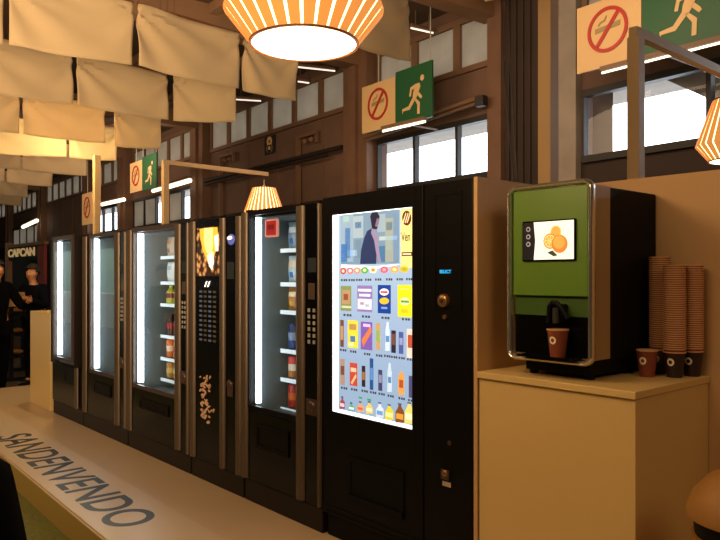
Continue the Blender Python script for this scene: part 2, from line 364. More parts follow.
# ------------------------------------------------ exit and no-smoking signs
def ring(b, c, R, U_, V_, r0, r1, d, mi, n=40):
    for i in range(n):
        a, e = 2*math.pi*i/n, 2*math.pi*(i+1)/n
        q = [c+(R*math.cos(a)+U_*math.sin(a))*r1, c+(R*math.cos(e)+U_*math.sin(e))*r1, c+(R*math.cos(e)+U_*math.sin(e))*r0, c+(R*math.cos(a)+U_*math.sin(a))*r0]
        b.prism(q, V_*d, mi)
def sign(pxl, pxm, pxr, depth, where, zb=EYE+2.48, H=.80):
    p = ray(pxl, depth); P0 = Vector((p[0], p[1], zb)); R = -A.to_3d(); Uv = Vector((0, 0, 1)); out = -N.to_3d()
    def along(px):                              # where the sign plane meets another sight line
        d = dirn(px); s = (P0.x*d[1]-P0.y*d[0])/(R.y*d[0]-R.x*d[1]); return s
    w1 = along(pxm); w2 = along(pxr)
    def Q(s, z, o=0): return P0+R*s+Uv*z+out*o
    t = thing('no_smoking_sign', 'cream no smoking sign, '+where, 'sign', Q(w1/2, 0), 'no smoking signs along the hall')
    b = B(); b.prism([Q(0, 0), Q(w1, 0), Q(w1, H), Q(0, H)], N.to_3d()*.03); obj('board', b, 'sign_cream', t)
    r = min(w1, H)*.335; c = Q(w1*.5, H*.54, .004)
    b = B(); k = 5
    b.prism([Q(w1*.5-r*.62, H*.54-.02, .004), Q(w1*.5+r*.62, H*.54+.01, .004), Q(w1*.5+r*.62, H*.54+.07, .004), Q(w1*.5-r*.62, H*.54+.04, .004)], out*.004)
    sm = [(-.5, .28), (-.38, .42), (-.2, .46), (-.08, .62), (-.02, .62), (-.12, .38), (-.34, .34), (-.44, .22)]
    b.prism([Q(w1*.5+x*r, H*.54+z*r, .004) for x, z in sm], out*.004)
    obj('cigarette', b, 'sign_grey', t)
    b = B(); ring(b, c+out*.004, R, Uv, out, r*.84, r, .006, 0)
    a = math.radians(52); dx, dz = math.cos(a), math.sin(a); e = r*.88; h = r*.09
    b.prism([Q(w1*.5+s*dx*e+q*dz*h, H*.54+s*dz*e-q*dx*h, .008) for s, q in ((-1, -1), (1, -1), (1, 1), (-1, 1))], out*.006)
    obj('prohibition_ring', b, 'sign_red', t)
    b = B(); b.cyl(Q(w1*.5, H, -.015), Q(w1*.5, ZC-zb, -.015), .01, n=6); obj('hanger', b, 'frame_grey', t)
    t = thing('exit_sign', 'green exit sign with running figure, '+where, 'sign', Q((w1+w2)/2, 0), 'green exit signs along the hall')
    b = B(); b.prism([Q(w1+.012, -.02), Q(w2, -.02), Q(w2, H+.06), Q(w1+.012, H+.06)], N.to_3d()*.03); obj('board', b, 'sign_green', t)
    b = B(); b.cyl(Q(w1+.05, H+.06, -.015), Q(w1+.05, ZC-zb, -.015), .01, n=6); b.cyl(Q(w2-.05, H+.06, -.015), Q(w2-.05, ZC-zb, -.015), .01, n=6)
    obj('hanger', b, 'frame_grey', t)
    ww = w2-w1; cx = w1+ww*.5; b = B(); S = H*.92
    def T(x, z): return Q(cx+(x-.5)*S*.92, (z)*S+.02, .004)
    b.prism([T(.5+.36*0+.33+.065*math.cos(a_), .83+.065*math.sin(a_)) for a_ in [i*math.pi/8 for i in range(16)]], out*.005)      # head
    b.prism([T(*q) for q in ((.60, .74), (.74, .74), (.77, .66), (.66, .48), (.60, .40), (.50, .44), (.52, .56))], out*.005)     # torso
    b.prism([T(*q) for q in ((.60, .74), (.60, .66), (.47, .63), (.44, .50), (.38, .51), (.42, .69))], out*.005)                 # back arm
    b.prism([T(*q) for q in ((.74, .66), (.70, .56), (.80, .47), (.83, .42), (.78, .39), (.66, .50))], out*.005)                 # front arm
    b.prism([T(*q) for q in ((.50, .46), (.58, .40), (.40, .22), (.16, .22), (.14, .16), (.13, .27), (.36, .30))], out*.005)      # trailing leg
    b.prism([T(*q) for q in ((.54, .44), (.63, .42), (.75, .32), (.74, .08), (.66, .08), (.67, .28))], out*.005)                 # leading leg
    obj('running_figure', b, 'sign_cream', t)
sign(577, 641, 727, 8.6, 'nearest pair at the upper right')
sign(362, 395, 432, 12.2, 'middle pair above the middle window')
sign(130, 142, 156.5, 19.0, 'small far pair left of the arched lamp', EYE+2.24)
sign(82, 92.5, 99, 21.5, 'farthest pair beside the far lamp post', EYE+1.55, .95)

# ------------------------------------------------ the stand: floor mat, platform
b = B(); b.box(-14, 2.5, -2.5, 1.75, 0.0, .012); struct('trim_9', b, 'green_carpet')
t = thing('display_platform', 'long low beige platform carrying the vending machines, dark lettering on top', 'platform', (-4, 2.2, 0))
e0 = Vector((-9.6, 1.60)); e1 = Vector((0.6, 1.30))
b = B(); pts = [(e0.x, e0.y), (e1.x, e1.y), (e1.x, 3.14), (e0.x, 3.14)]
b.prism([(x, y, PZ-.025) for x, y in pts], (0, 0, .025)); 
bmesh.ops.bevel(b.bm, geom=[e for e in b.bm.edges], offset=.008, segments=2, affect='EDGES')
obj('platform_top', b, 'platform_laminate', t)
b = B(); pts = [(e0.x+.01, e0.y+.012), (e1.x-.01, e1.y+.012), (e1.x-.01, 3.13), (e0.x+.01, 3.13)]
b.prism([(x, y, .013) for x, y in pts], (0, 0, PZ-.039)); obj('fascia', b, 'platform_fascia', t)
def ey(x): return e0.y+(e1.y-e0.y)*(x-e0.x)/(e1.x-e0.x)
b = B(); b.prism([(-9.0, ey(-9.0)+.01, PZ+.0005), (-3.1, ey(-3.1)+.01, PZ+.0005), (-3.1, ey(-3.1)+.50, PZ+.0005), (-9.0, ey(-9.0)+.42, PZ+.0005)], (0, 0, .0012))  # paler band along the front part of the platform top
obj('pale_strip', b, 'strip_beige', t)
ed = Vector((e1.x-e0.x, e1.y-e0.y, 0)).normalized()
L = text_mesh('lettering', 'SANDENVENDO', .40, 'lettering', t, (-6.70, 1.603, PZ+.0022), ed, (-ed.y, ed.x, 0), .0004, sx=1, bold=.005)
xs = [v.co.x for v in L.data.vertices]; f_ = 2.88/(max(xs)-min(xs)); x_ = min(xs)
for v in L.data.vertices: v.co.y += (f_-1)*(v.co.x-x_)*ed.y/ed.x; v.co.x = x_+(v.co.x-x_)*f_

# ------------------------------------------------ partition, cabinet
YF = 2.342; YB = 2.95; ZT = EYE+.425
b = B(); b.box(-1.945, -1.925, YF, YB, PZ, ZT)
single('side_partition', b, 'partition', 'beige side partition between the black touch screen machine and the coffee cabinet', 'partition')
b = B(); b.box(-1.925, .25, YB, YB+.025, PZ, ZT+.005); b.box(-1.16, -1.13, YB-.012, YB, PZ, PZ+.78+.03)
single('rear_partition', b, 'partition', 'beige rear partition behind the coffee machine and paper cups', 'partition')
CX0, CX1, CZ = -1.922, -1.213, EYE-.406
t = thing('cabinet', 'beige cabinet under the green coffee machine', 'cabinet', ((CX0+CX1)/2, 2.6, PZ))
b = B(); b.box(CX0, CX1, YF-.008, YB-.002, CZ-.028, CZ, bev=.003); obj('worktop', b, 'cabinet', t)
b = B(); b.box(CX0+.004, CX1-.006, YF+.004, YB-.003, PZ+.001, CZ-.029, bev=.002); obj('cabinet_body', b, 'cabinet', t)

# ------------------------------------------------ vending machines
GROUPM = 'vending machines standing in a row on the platform'
def pilaster(b, x, wd, y, z0, z1):
    n = 8; pts = []
    for i in range(n+1):
        a = math.pi*i/n; pts.append((x-wd/2*math.cos(a), y-.024*math.sin(a), z0))
    b.prism(pts, (0, 0, z1-z0))
def carcass(t, x0, x1, y0, y1, zt, m, kick_m='dark_brown_body', kh=.135):
    b = B(); b.box(x0+.006, x1-.006, y0+.012, y1-.01, PZ+.001, PZ+kh, bev=.004); obj('kick_plate', b, kick_m, t)
    return
PACK = {}
def bag_mesh(w, h, d, cols, seed):               # pillow-shaped snack bag with crimped ends and printed bands
    b = B(); nx, nz = 6, 10; gr = []
    for s in (-1, 1):
        g = []
        for j in range(nz+1):
            v = j/nz; row = []
            for i in range(nx+1):
                u_ = i/nx; th = math.sin(math.pi*u_)**.6*math.sin(math.pi*v)**.5
                row.append(b.bm.verts.new(((u_-.5)*w*(1-.08*math.sin(math.pi*v)), s*d/2*th, v*h)))
            g.append(row)
        for j in range(nz):
            for i in range(nx):
                q = (g[j][i], g[j][i+1], g[j+1][i+1], g[j+1][i])
                f = b.bm.faces.new(q if s < 0 else q[::-1]); v = (j+.5)/nz
                f.material_index = 1 if (.55 < v < .8 and 0 < i < nx-1) else (2 if (.2 < v < .42 and 1 < i < nx-2) else 0)
    return b, cols
def bottle_mesh(r, h, cols):
    b = B(); b.lathe([(0, 0), (r, .0), (r, h*.32)], 14, mi=0); b.lathe([(r*1.02, h*.32), (r*1.02, h*.58)], 14, mi=1)
    b.lathe([(r, h*.58), (r, h*.66), (r*.4, h*.86), (r*.36, h*.92)], 14, mi=0); b.lathe([(r*.44, h*.9), (r*.44, h), (0, h)], 12, mi=2); return b, cols
def can_mesh(r, h, cols):
    b = B(); b.lathe([(0, 0), (r*.8, 0), (r, h*.06), (r, h*.35)], 14, mi=0); b.lathe([(r, h*.35), (r, h*.65)], 14, mi=1)
    b.lathe([(r, h*.65), (r, h*.92), (r*.82, h), (0, h)], 14, mi=2); return b, cols
def colm(h, e=.0):
    k = 'pack_'+h.lstrip('#')
    if k not in MATS: mat(k, h, .4)
    return MATS[k]
ORD = ['leftmost', 'second from left', 'third from left', 'fourth from left', 'fifth from left']
def stock(machine, xs, y, zs, rows, group):
    """rows: list of (shelf word, kind, h, colour sets)"""
    for z, (word, kind, h, sets) in zip(zs, rows):
        for k, x in enumerate(xs):
            cs = sets[k % len(sets)]; key = (kind, h, cs[0], cs[1], cs[2])
            if key not in PACK:
                if kind == 'bag': bb, _ = bag_mesh(.125, h, .06, cs, k)
                elif kind == 'bottle': bb, _ = bottle_mesh(.040, h, cs)
                else: bb, _ = can_mesh(.040, h, cs)
                o = obj({'bag': 'snack_bag', 'bottle': 'drink_bottle', 'can': 'drink_can'}[kind], bb, [colm(c) for c in cs[:3]], None, smooth=True)
                PACK[key] = o
            else:
                o = PACK[key].copy(); C.collection.objects.link(o)
            o.location = (x, y+.045+.008*(k % 2), z+.001)
            tag(o, '%s %s, %s on %s shelf, %s' % (cs[3], {'bag': 'snack bag', 'bottle': 'drink bottle', 'can': 'drink can'}[kind], ORD[k], word, machine),
                {'bag': 'snack bag', 'bottle': 'bottle', 'can': 'can'}[kind], group)
def glass_machine(name, label, x0, x1, p1, g0, g1, p2, s0, s1, zt, gz0, gz1, shelves, depth=.74, ybase=YF, inner='inner_grey', tube_r=.028, head=True, body='dark_brown_body', proud=0, xu=None):
    """x0..x1 case, p1 left pilaster (centre, width), g0..g1 glass, p2 right pilaster, s0..s1 selector"""
    y0 = ybase; y1 = y0+depth
    t = thing('vending_machine', label, 'vending machine', ((x0+x1)/2, (y0+y1)/2, PZ), GROUPM)
    carcass(t, x0, x1, y0, y1, zt, body)
    yf = y0-proud; kh = .137
    b = B()
    full = (x0, x1)
    if xu is not None:                          # the glass section stands forward of the lower body
        zs_ = gz0-.075; b.box(x0+.004, x1-.004, y0+.02, y1, PZ+kh, zs_-.001); x0 = xu
    else: zs_ = PZ+kh
    b.box(x0+.004, g0-.012, yf+.02, y1, zs_, zt); b.box(g1+.012, x1-.004, yf+.02, y1, zs_, zt)
    b.box(g0-.012, g1+.012, yf+.05, y1, zt-.05, zt); b.box(g0-.012, g1+.012, yf+.06, y1, zs_, gz0-.06); b.box(g0-.012, g1+.012, y1-.03, y1, gz0-.06, zt-.05)
    obj('case', b, body, t)
    b = B(); xa, xb = g0-.0115, g1+.0115; zz0, zz1 = gz0-.059, zt-.051
    b.box(xa, xa+.006, yf+.06, y1-.031, zz0, zz1); b.box(xb-.006, xb, yf+.06, y1-.031, zz0, zz1); b.box(xa+.006, xb-.006, y1-.037, y1-.031, zz0, zz1)
    b.box(xa+.006, xb-.006, yf+.06, y1-.037, zz1-.006, zz1); b.box(xa+.006, xb-.006, yf+.06, y1-.037, zz0, zz0+.006)
    obj('inner_lining', b, inner, t)
    # door: frame, glass, lower panel, flap
    d = thing; b = B()
    f = .03
    b.box(g0-f, g0, yf, yf+.02, gz0-f, gz1+f); b.box(g1, g1+f*.6, yf, yf+.02, gz0-f, gz1+f)
    b.box(g0, g1, yf, yf+.02, gz1, gz1+f); b.box(g0, g1, yf, yf+.02, gz0-f, gz0)
    if zt-gz1-f > .01: b.box(g0-f, g1+f*.6, yf+.004, yf+.02, gz1+f, zt-.004)
    dr = obj('door', b, 'bronze_frame' if head else 'black_body', t)
    b = B(); b.box(g0, g1, yf+.006, yf+.012, gz0, gz1); obj('glass', b, 'machine_glass', dr)
    x0 = full[0]; yu = yf
    if xu is not None: yf = y0
    b = B(); b.box(x0+.008, p2[0]-p2[1]/2, yf+.002, yf+.02, PZ+kh+.004, gz0-f-.004-(.05 if proud else 0), bev=.004); lp = obj('lower_panel', b, 'black_gloss', t)
    fx0, fx1 = max(g0, x0+.02)+(g1-g0)*.18, g1-(g1-g0)*.14; fz0, fz1 = PZ+kh+.22, gz0-.10
    b = B(); fr = .02
    b.box(fx0, fx1, yf-.008, yf+.002, fz0, fz0+fr); b.box(fx0, fx1, yf-.008, yf+.002, fz1-fr, fz1)
    b.box(fx0, fx0+fr, yf-.008, yf+.002, fz0+fr, fz1-fr); b.box(fx1-fr, fx1, yf-.008, yf+.002, fz0+fr, fz1-fr)
    b.box(fx0+fr, fx1-fr, yf-.003, yf+.002, fz0+fr, fz1-fr); obj('delivery_flap', b, 'black_body', lp)
    # tube on the left inside the door
    b = B(); b.cyl((g0+tube_r+.012, yu+.05, gz0+.01), (g0+tube_r+.012, yu+.05, gz1-.01), tube_r, n=16); obj('light_tube', b, 'tube_white', t, smooth=True)
    if s1:
        # selector column
        b = B(); b.box(s0, s1, yf+.002, yf+.02, PZ+kh+.004, zt-.01, bev=.003); se = obj('selector_panel', b, 'black_gloss', t)
        sw = s1-s0; xm = (s0+s1)/2
        b = B(); b.box(s0+sw*.25, s1-sw*.3, yf-.003, yf+.002, EYE-.13, EYE-.04, bev=.002); obj('coin_slot', b, 'bronze', se)
        b = B()
        for i in range(6):
            for j in range(2): b.box(s0+sw*(.22+.36*j), s0+sw*(.36+.36*j), yf-.003, yf+.002, EYE-.20-.035*i, EYE-.18-.035*i)
        obj('button_column', b, 'frame_grey', se)
        b = B(); b.ball((xm, yf-.004, EYE-.72), .034, (1, .5, 1)); b.box(xm-.05, xm+.05, yf-.006, yf+.002, EYE-.77, EYE-.68, bev=.002); obj('coin_return', b, 'bronze_frame', se, smooth=True)
        b = B(); b.box(s0+sw*.2, s1-sw*.2, yf-.002, yf+.002, EYE+.02, EYE+.10, bev=.002); obj('display_window', b, 'inner_dark', se)
    for pp in (p1, p2):
        if pp:
            b = B(); pilaster(b, pp[0], pp[1], yf+.004, PZ+kh+.01, zt-.02 if not proud else gz0-.08); obj('pilaster', b, 'bronze', t, smooth=True)
    if s1 and x1-s1 > .015:
        b = B(); pilaster(b, (s1+x1)/2, min(.03, x1-s1), yf+.004, PZ+kh+.01, zt-.02); obj('pilaster', b, 'bronze', t, smooth=True)
    sy0 = YF+.245-proud*0
    for z in shelves:
        b = B(); b.box(g0-.004, g1+.004, sy0, y1-.05, z-.022, z-.001); sh = obj('shelf', b, 'inner_grey', t)
        b = B(); b.box(g0-.004, g1+.004, sy0-.006, sy0, z-.022, z+.004); obj('price_rail', b, 'rail_white_glow', sh)
    return t
def mx(px, y=YF): return X(px, y)
# M5: near glass machine
zs5 = [Z(288, y, 2.585) for y in (249, 283, 311, 350, 379, 409)]
m5 = glass_machine('m', 'black glass-front snack machine with a red badge, beside the touch screen machine', mx(243), mx(321.5), (mx(240)+.06, .07), mx(249), mx(296), (mx(300.5), .075), mx(305), mx(319), EYE+.415, EYE-.80, EYE+.375, zs5, inner='inner_grey', tube_r=.019, head=False, body='black_body')
b = B(); bx0, bx1 = mx(266)-.06, mx(266)+.07; b.box(bx0, bx1, YF+.035, YF+.045, EYE+.235, EYE+.345, bev=.012)
mat('badge_red', '#b32626', .4, emit=.35, ecol='#c83030'); mat('badge_pink', '#e79a94', .4, emit=.3); mat('badge_deep', '#8e0f16', .4, emit=.3)
bd = obj('badge', b, 'badge_pink', m5)
b = B(); b.box(bx0+.012, bx1-.012, YF+.031, YF+.035, EYE+.247, EYE+.333, bev=.0015)
for s in (-1, 1): b.box((bx0+bx1)/2+s*.018-.016, (bx0+bx1)/2+s*.018+.016, YF+.028, YF+.031, EYE+.28, EYE+.31, mi=1)
obj('badge_face', b, ['badge_red', 'badge_deep'], bd)
xs5 = [mx(249)+.058+.112*k for k in range(4)]
r_ = lambda *a: a
stock('near glass machine', xs5, YF+.26, zs5, [
    ('top', 'bag', .175, [('#8fa0b4', '#e8edf2', '#3c6fb4', 'silver and white'), ('#c9d2dc', '#4a7fc4', '#ffffff', 'pale blue')]),
    ('second', 'bag', .175, [('#b9c4cf', '#e6c8a8', '#3b78c8', 'white and blue'), ('#dfe3e8', '#c87840', '#5588cc', 'white and orange')]),
    ('third', 'bag', .15, [('#b87a48', '#e8d8b0', '#e0b020', 'brown and yellow'), ('#d8b040', '#f2e6c0', '#b04020', 'yellow')]),
    ('fourth', 'can', .165, [('#223a7a', '#8090b8', '#1c2d60', 'blue'), ('#58624a', '#a0a890', '#3a4430', 'dark green')]),
    ('fifth', 'can', .14, [('#b06a30', '#e8d8c8', '#d0403a', 'orange and white'), ('#c8c860', '#f0f0c0', '#7a9040', 'pale yellow')]),
    ('bottom', 'can', .15, [('#b0281c', '#e06a28', '#b0281c', 'red'), ('#d05a20', '#f0b0a0', '#c03020', 'orange')])], 'snacks and drinks in the near glass machine')
# M3: middle glass machine
zs3 = [Z(168, y, 2.6) for y in (256.5, 282, 304, 335.5, 358, 379)]
m3 = glass_machine('m', 'brown-framed wide glass-front snack machine left of the black hot drinks machine', mx(127), mx(189.5), (mx(129.5), .08), mx(133), mx(175), (mx(177.8), .08), mx(180.5), mx(187.5), EYE+.395, EYE-.871, EYE+.355, zs3, tube_r=.024)
xs3 = [mx(133)+.058+.112*k for k in range(4)]
stock('middle glass machine', xs3, YF+.26, zs3, [
    ('top', 'bag', .165, [('#c8b8a8', '#d89a70', '#b86848', 'beige'), ('#d8ccc0', '#c8a080', '#a87050', 'cream')]),
    ('second', 'bag', .165, [('#d8dce0', '#a8b0c0', '#f0f0f0', 'silver'), ('#e2e2e6', '#c0a890', '#ffffff', 'white')]),
    ('third', 'bottle', .15, [('#b8b838', '#7a2030', '#d8d860', 'yellow-capped'), ('#a8b050', '#902838', '#e8e070', 'green-capped')]),
    ('fourth', 'bottle', .17, [('#3a1818', '#a01c1c', '#401010', 'dark cola'), ('#2a1414', '#802020', '#c03030', 'dark red')]),
    ('fifth', 'can', .15, [('#c86828', '#e8c8b0', '#d87030', 'orange'), ('#d88040', '#c84830', '#e09050', 'light orange')]),
    ('bottom', 'can', .135, [('#a87838', '#d8b060', '#b88040', 'amber'), ('#b88848', '#e0c890', '#987030', 'pale amber')])], 'snacks and drinks in the middle glass machine')
# M2
zs2 = [EYE+.12, EYE-.12, EYE-.36, EYE-.60, EYE-.82]
m2 = glass_machine('m', 'brown-framed glass-front machine, second from the far left end of the row', mx(82), mx(126.5), (mx(84.8), .09), mx(90), mx(114.5), (mx(117), .09), mx(119.5), mx(125), EYE+.385, EYE-.85, EYE+.35, zs2, tube_r=.024)
# M1: the farthest machine, its glass door stands proud
YP = YF-.085
m1 = glass_machine('m', 'dark glass-front machine at the far left end of the row, its glass door standing proud', mx(52), mx(81.5), None, X(53.5, YP), X(71, YP), (mx(76.5), .07), 0, 0, EYE+.39, EYE-.785, EYE+.345, [EYE+.1, EYE-.2, EYE-.5], tube_r=.024, proud=.085, xu=X(48.5, YP))
# M4: hot drinks machine
x0, x1 = mx(190), mx(242.5); zt = EYE+.40
t = thing('vending_machine', 'narrow black hot drinks machine with an orange poster, between two glass machines', 'vending machine', ((x0+x1)/2, YF+.37, PZ), GROUPM)
carcass(t, x0, x1, YF, YF+.74, zt, 'black_body')
b = B(); b.box(x0+.004, x1-.004, YF+.02, YF+.74, PZ+.137, zt); obj('case', b, 'black_body', t)
pa, pb_ = mx(196), mx(220)
b = B(); b.box(pa-.01, pb_, YF+.002, YF+.02, PZ+.14, zt-.01, bev=.003); dr = obj('door', b, 'black_gloss', t)
# poster: procedural picture of a glowing cup over coffee beans
def poster_mat(name, beans_only=False):
    m = bpy.data.materials.new(name); m.use_nodes = True; nt = m.node_tree; bs = nt.nodes['Principled BSDF']
    tc = nt.nodes.new('ShaderNodeTexCoord'); v = nt.nodes.new('ShaderNodeTexVoronoi'); v.inputs['Scale'].default_value = 22 if not beans_only else 26
    nt.links.new(tc.outputs['Object'], v.inputs['Vector'])
    r = nt.nodes.new('ShaderNodeValToRGB'); r.color_ramp.elements[0].color = (.75, .36, .12, 1) if not beans_only else (.9, .6, .3, 1); r.color_ramp.elements[1].color = (.03, .012, .004, 1)
    r.color_ramp.elements[0].position = .05; r.color_ramp.elements[1].position = .55 if not beans_only else .38
    nt.links.new(v.outputs['Distance'], r.inputs[0]); nt.links.new(r.outputs[0], bs.inputs['Base Color']); nt.links.new(r.outputs[0], bs.inputs['Emission Color'])
    bs.inputs['Emission Strength'].default_value = .8 if not beans_only else .45; bs.inputs['Roughness'].default_value = .2; MATS[name] = m
poster_mat('poster_beans'); poster_mat('bean_graphic', True)
mat('poster_orange', '#f0a828', .3, emit=1.0, ecol='#f2ae38'); mat('poster_yellow', '#f8dc80', .3, emit=1.1, ecol='#fae08a'); mat('poster_white', '#fff2d8', .3, emit=1.0, ecol='#fff0dc'); mat('poster_black', '#0c0806', .3)
def pp(px, py, o=.0): return (mx(px), YF-.002-o, Z(px, py, YF))
mat('poster_frame', '#c8b49a', .4)
b = B(); fa, fb_ = mx(197), mx(219.5); za, zb_ = EYE-.0, EYE+.33
b.box(fa, fb_, YF-.002, YF+.002, za, zb_)
ps = obj('poster', b, 'poster_beans', dr)
W_ = fb_-fa; H_ = zb_-za
def q(u_, v_, o): return (fa+W_*u_, YF-.002-o, za+H_*v_)
b = B(); b.prism([q(*c, .0) for c in ((.14, .985), (.92, .985), (.94, .8), (.88, .55), (.74, .34), (.60, .18), (.5, .3), (.3, .52), (.18, .78))], (0, -.002, 0), 0)
b.prism([q(*c, .002) for c in ((.36, .98), (.72, .98), (.74, .6), (.62, .42), (.46, .5), (.36, .7))], (0, -.002, 0), 1)
b.prism([q(*c, .004) for c in ((.50, .42), (.74, .5), (.80, .3), (.72, .12), (.6, .2))], (0, -.002, 0), 2)
b.prism([q(*c, .002) for c in ((.80, .8), (.97, .84), (.97, .5), (.86, .5))], (0, -.002, 0), 2)
obj('cup_picture', b, ['poster_orange', 'poster_yellow', 'poster_white'], ps)
mat('select_label', '#4c5464', .4, emit=.10, ecol='#8c96b8'); mat('select_label_b', '#544838', .4, emit=.08)
b = B(); sz0 = EYE-.42
for i in range(11):
    for j in range(4):
        xx = pa+.05+(pb_-pa-.08)*j/4; b.box(xx, xx+.035, YF-.001, YF+.002, EYE-.10-.033*i-.014, EYE-.10-.033*i, mi=(j % 2))
obj('selection_labels', b, ['select_label', 'select_label_b'], dr)
b = B(); 
for k in range(2): b.prism([(pa+.12+.04*k, YF-.001, EYE-.075), (pa+.135+.04*k, YF-.001, EYE-.075), (pa+.165+.04*k, YF-.001, EYE-.035), (pa+.15+.04*k, YF-.001, EYE-.035)], (0, -.002, 0))
mat('mark_white', '#ffffff', .4, emit=1); obj('cup_mark', b, 'mark_white', dr)
b = B()
for k in range(60):                            # scattered printed coffee beans pouring down
    u_ = random.random(); v_ = random.random(); 
    if v_ < .45 and not (.1 < u_ < .95): continue
    cx = pa+.06+(pb_-pa-.12)*(u_*(1 if v_ < .4 else .7)); cz = EYE-1.0+.32*v_; a = random.uniform(-.6, .9); l = random.uniform(.012, .026)
    dx, dz = math.cos(a), math.sin(a)
    b.prism([(cx+l*(dx*s-dz*t_*.4), YF-.0005, cz+l*(dz*s+dx*t_*.4)) for s, t_ in ((-1, 0), (-.5, 1), (.5, 1), (1, 0), (.5, -1), (-.5, -1))], (0, -.0015, 0))
mat('bean_print', '#a87850', .4, emit=.22, ecol='#d09868'); obj('bean_print', b, 'bean_print', dr)
s0, s1 = mx(225.5), mx(235.5)
b = B(); b.box(s0, s1, YF+.002, YF+.02, PZ+.14, zt-.01, bev=.003); se = obj('selector_panel', b, 'black_gloss', t)
mat('badge_blue', '#5c68c0', .3, emit=.35); b = B(); b.ball(((s0+s1)/2+.015, YF-.004, EYE+.235), .045, (1, .15, .8)); b.ball(((s0+s1)/2+.005, YF-.009, EYE+.245), .03, (1.1, .1, .45), mi=1)
obj('round_badge', b, ['badge_blue', 'mark_white'], se, smooth=True)
b = B(); b.box(s0+.02, s1-.02, YF-.002, YF+.002, EYE-.02, EYE+.09, bev=.002); obj('display_window', b, 'inner_dark', se)
b = B(); b.box(s0+.03, s1-.03, YF-.006, YF+.002, EYE-.78, EYE-.68, bev=.002); b.ball(((s0+s1)/2, YF-.006, EYE-.70), .03, (1, .5, 1)); obj('coin_return', b, 'bronze_frame', se, smooth=True)
for c, w_ in ((mx(193), .065), (mx(222.7), .06), (mx(239), .065)):
    b = B(); pilaster(b, c, w_, YF+.004, PZ+.145, zt-.02); obj('pilaster', b, 'bronze', t, smooth=True)

# M6: big touch screen machine
x0, x1 = -3.0, -1.95; zt = EYE+.424; y1 = YF+.645
t = thing('vending_machine', 'big black vending machine with a glowing touch screen, at the right end', 'vending machine', ((x0+x1)/2, YF+.32, PZ), GROUPM)
b = B(); b.box(x0+.01, x1-.003, YF+.03, y1, PZ+.001, PZ+.12, bev=.004); obj('kick_plate', b, 'black_matte', t)
b = B(); b.box(x0+.002, x1-.001, YF+.03, y1, PZ+.122, zt-.004, bev=.004); obj('case', b, 'black_body', t)
xd = mx(423.5); sx0, sx1 = mx(331), mx(411.5); sz0, sz1 = Z(371, 420.5, YF), Z(371, 211, YF)
b = B()                                        # door with an opening for the screen
b.box(x0, sx0, YF, YF+.03, PZ+.13, zt, bev=.006); b.box(sx1, xd-.003, YF, YF+.03, PZ+.13, zt, bev=.006)
b.box(sx0-.004, sx1+.004, YF+.0005, YF+.03, sz1, zt-.0006, bev=.001); b.box(sx0-.004, sx1+.004, YF+.0005, YF+.03, PZ+.1305, sz0, bev=.001)
dr = obj('door', b, 'black_body', t)
fx0, fx1 = mx(349), mx(404); fz1, fz0 = Z(376, 468, YF), Z(376, 503, YF)
b = B(); b.box(fx0, fx1, YF-.006, YF+.001, fz1+.0, fz1+.02); b.box(fx0, fx0+.02, YF-.006, YF+.001, fz0, fz1); b.box(fx1-.02, fx1, YF-.006, YF+.001, fz0, fz1)
b.box(fx0, fx1, YF-.014, YF+.001, fz0-.03, fz0); b.box(fx0+.02, fx1-.02, YF-.002, YF+.001, fz0, fz1); obj('delivery_flap', b, 'black_matte', dr)
b = B(); b.box(x0+.03, xd-.02, YF-.004, YF, PZ+.165, PZ+.18); b.box(x0+.03, xd-.02, YF-.004, YF, PZ+.14, PZ+.15); obj('vent_ribs', b, 'black_matte', dr)
b = B(); b.box(xd+.003, x1, YF, YF+.03, PZ+.13, zt, bev=.006); cp = obj('control_panel', b, 'black_body', t)
b = B(); cx0, cx1 = mx(434), mx(462); b.box(cx0, cx0+.012, YF-.004, YF, EYE-.15, zt-.05); b.box(cx1-.012, cx1, YF-.004, YF, EYE-.15, zt-.05); b.box(cx0+.012, cx1-.012, YF-.004, YF, zt-.062, zt-.05)
b.box(cx0+.012, cx1-.012, YF-.001, YF+.001, EYE-.15, zt-.062)
obj('panel_frame', b, 'black_body', cp)
mat('cyan_glow', '#1a90c8', .4, emit=1.2, ecol=(.03, .38, .75))
text_mesh('readout', 'SELECT', .021, 'cyan_glow', cp, (mx(440), YF-.003, Z(446, 273.2, YF)), (1, 0, 0), (0, 0, 1), .0008, bold=.0004)
kx, kz = mx(444.5), Z(444.5, 300.5, YF)
b = B(); b.cyl((kx, YF-.001, kz), (kx, YF-.016, kz), .031, .029, n=28); b.cyl((kx, YF-.016, kz), (kx, YF-.02, kz), .024, .018, n=28); b.cyl((kx, YF-.02, kz), (kx, YF-.026, kz), .010, .008, n=16, mi=1)
obj('card_reader', b, ['brass', 'bronze_frame'], cp, smooth=True)
kz = Z(445, 317, YF); b = B(); b.cyl((kx+.004, YF, kz), (kx+.004, YF-.008, kz), .010, n=16); obj('lock', b, 'brass', cp, smooth=True)
kz = Z(450, 443, YF); kx = mx(450); b = B(); b.cyl((kx, YF, kz), (kx, YF-.006, kz), .011, n=16); obj('lock', b, 'bronze_frame', cp, smooth=True)
kx, kz = mx(446.5), Z(446.5, 474, YF)
b = B(); b.box(kx-.026, kx+.022, YF-.012, YF, kz-.025, kz+.02, bev=.004); b.ball((kx-.002, YF-.012, kz+.004), .016, (1, .4, 1), mi=1); obj('coin_return', b, ['bronze_frame', 'brass'], cp, smooth=True)
mat('sticker', '#b09a86', .5); b = B(); b.box(kx-.022, kx+.026, YF-.003, YF, kz-.055, kz-.034); obj('sticker', b, 'sticker', cp)
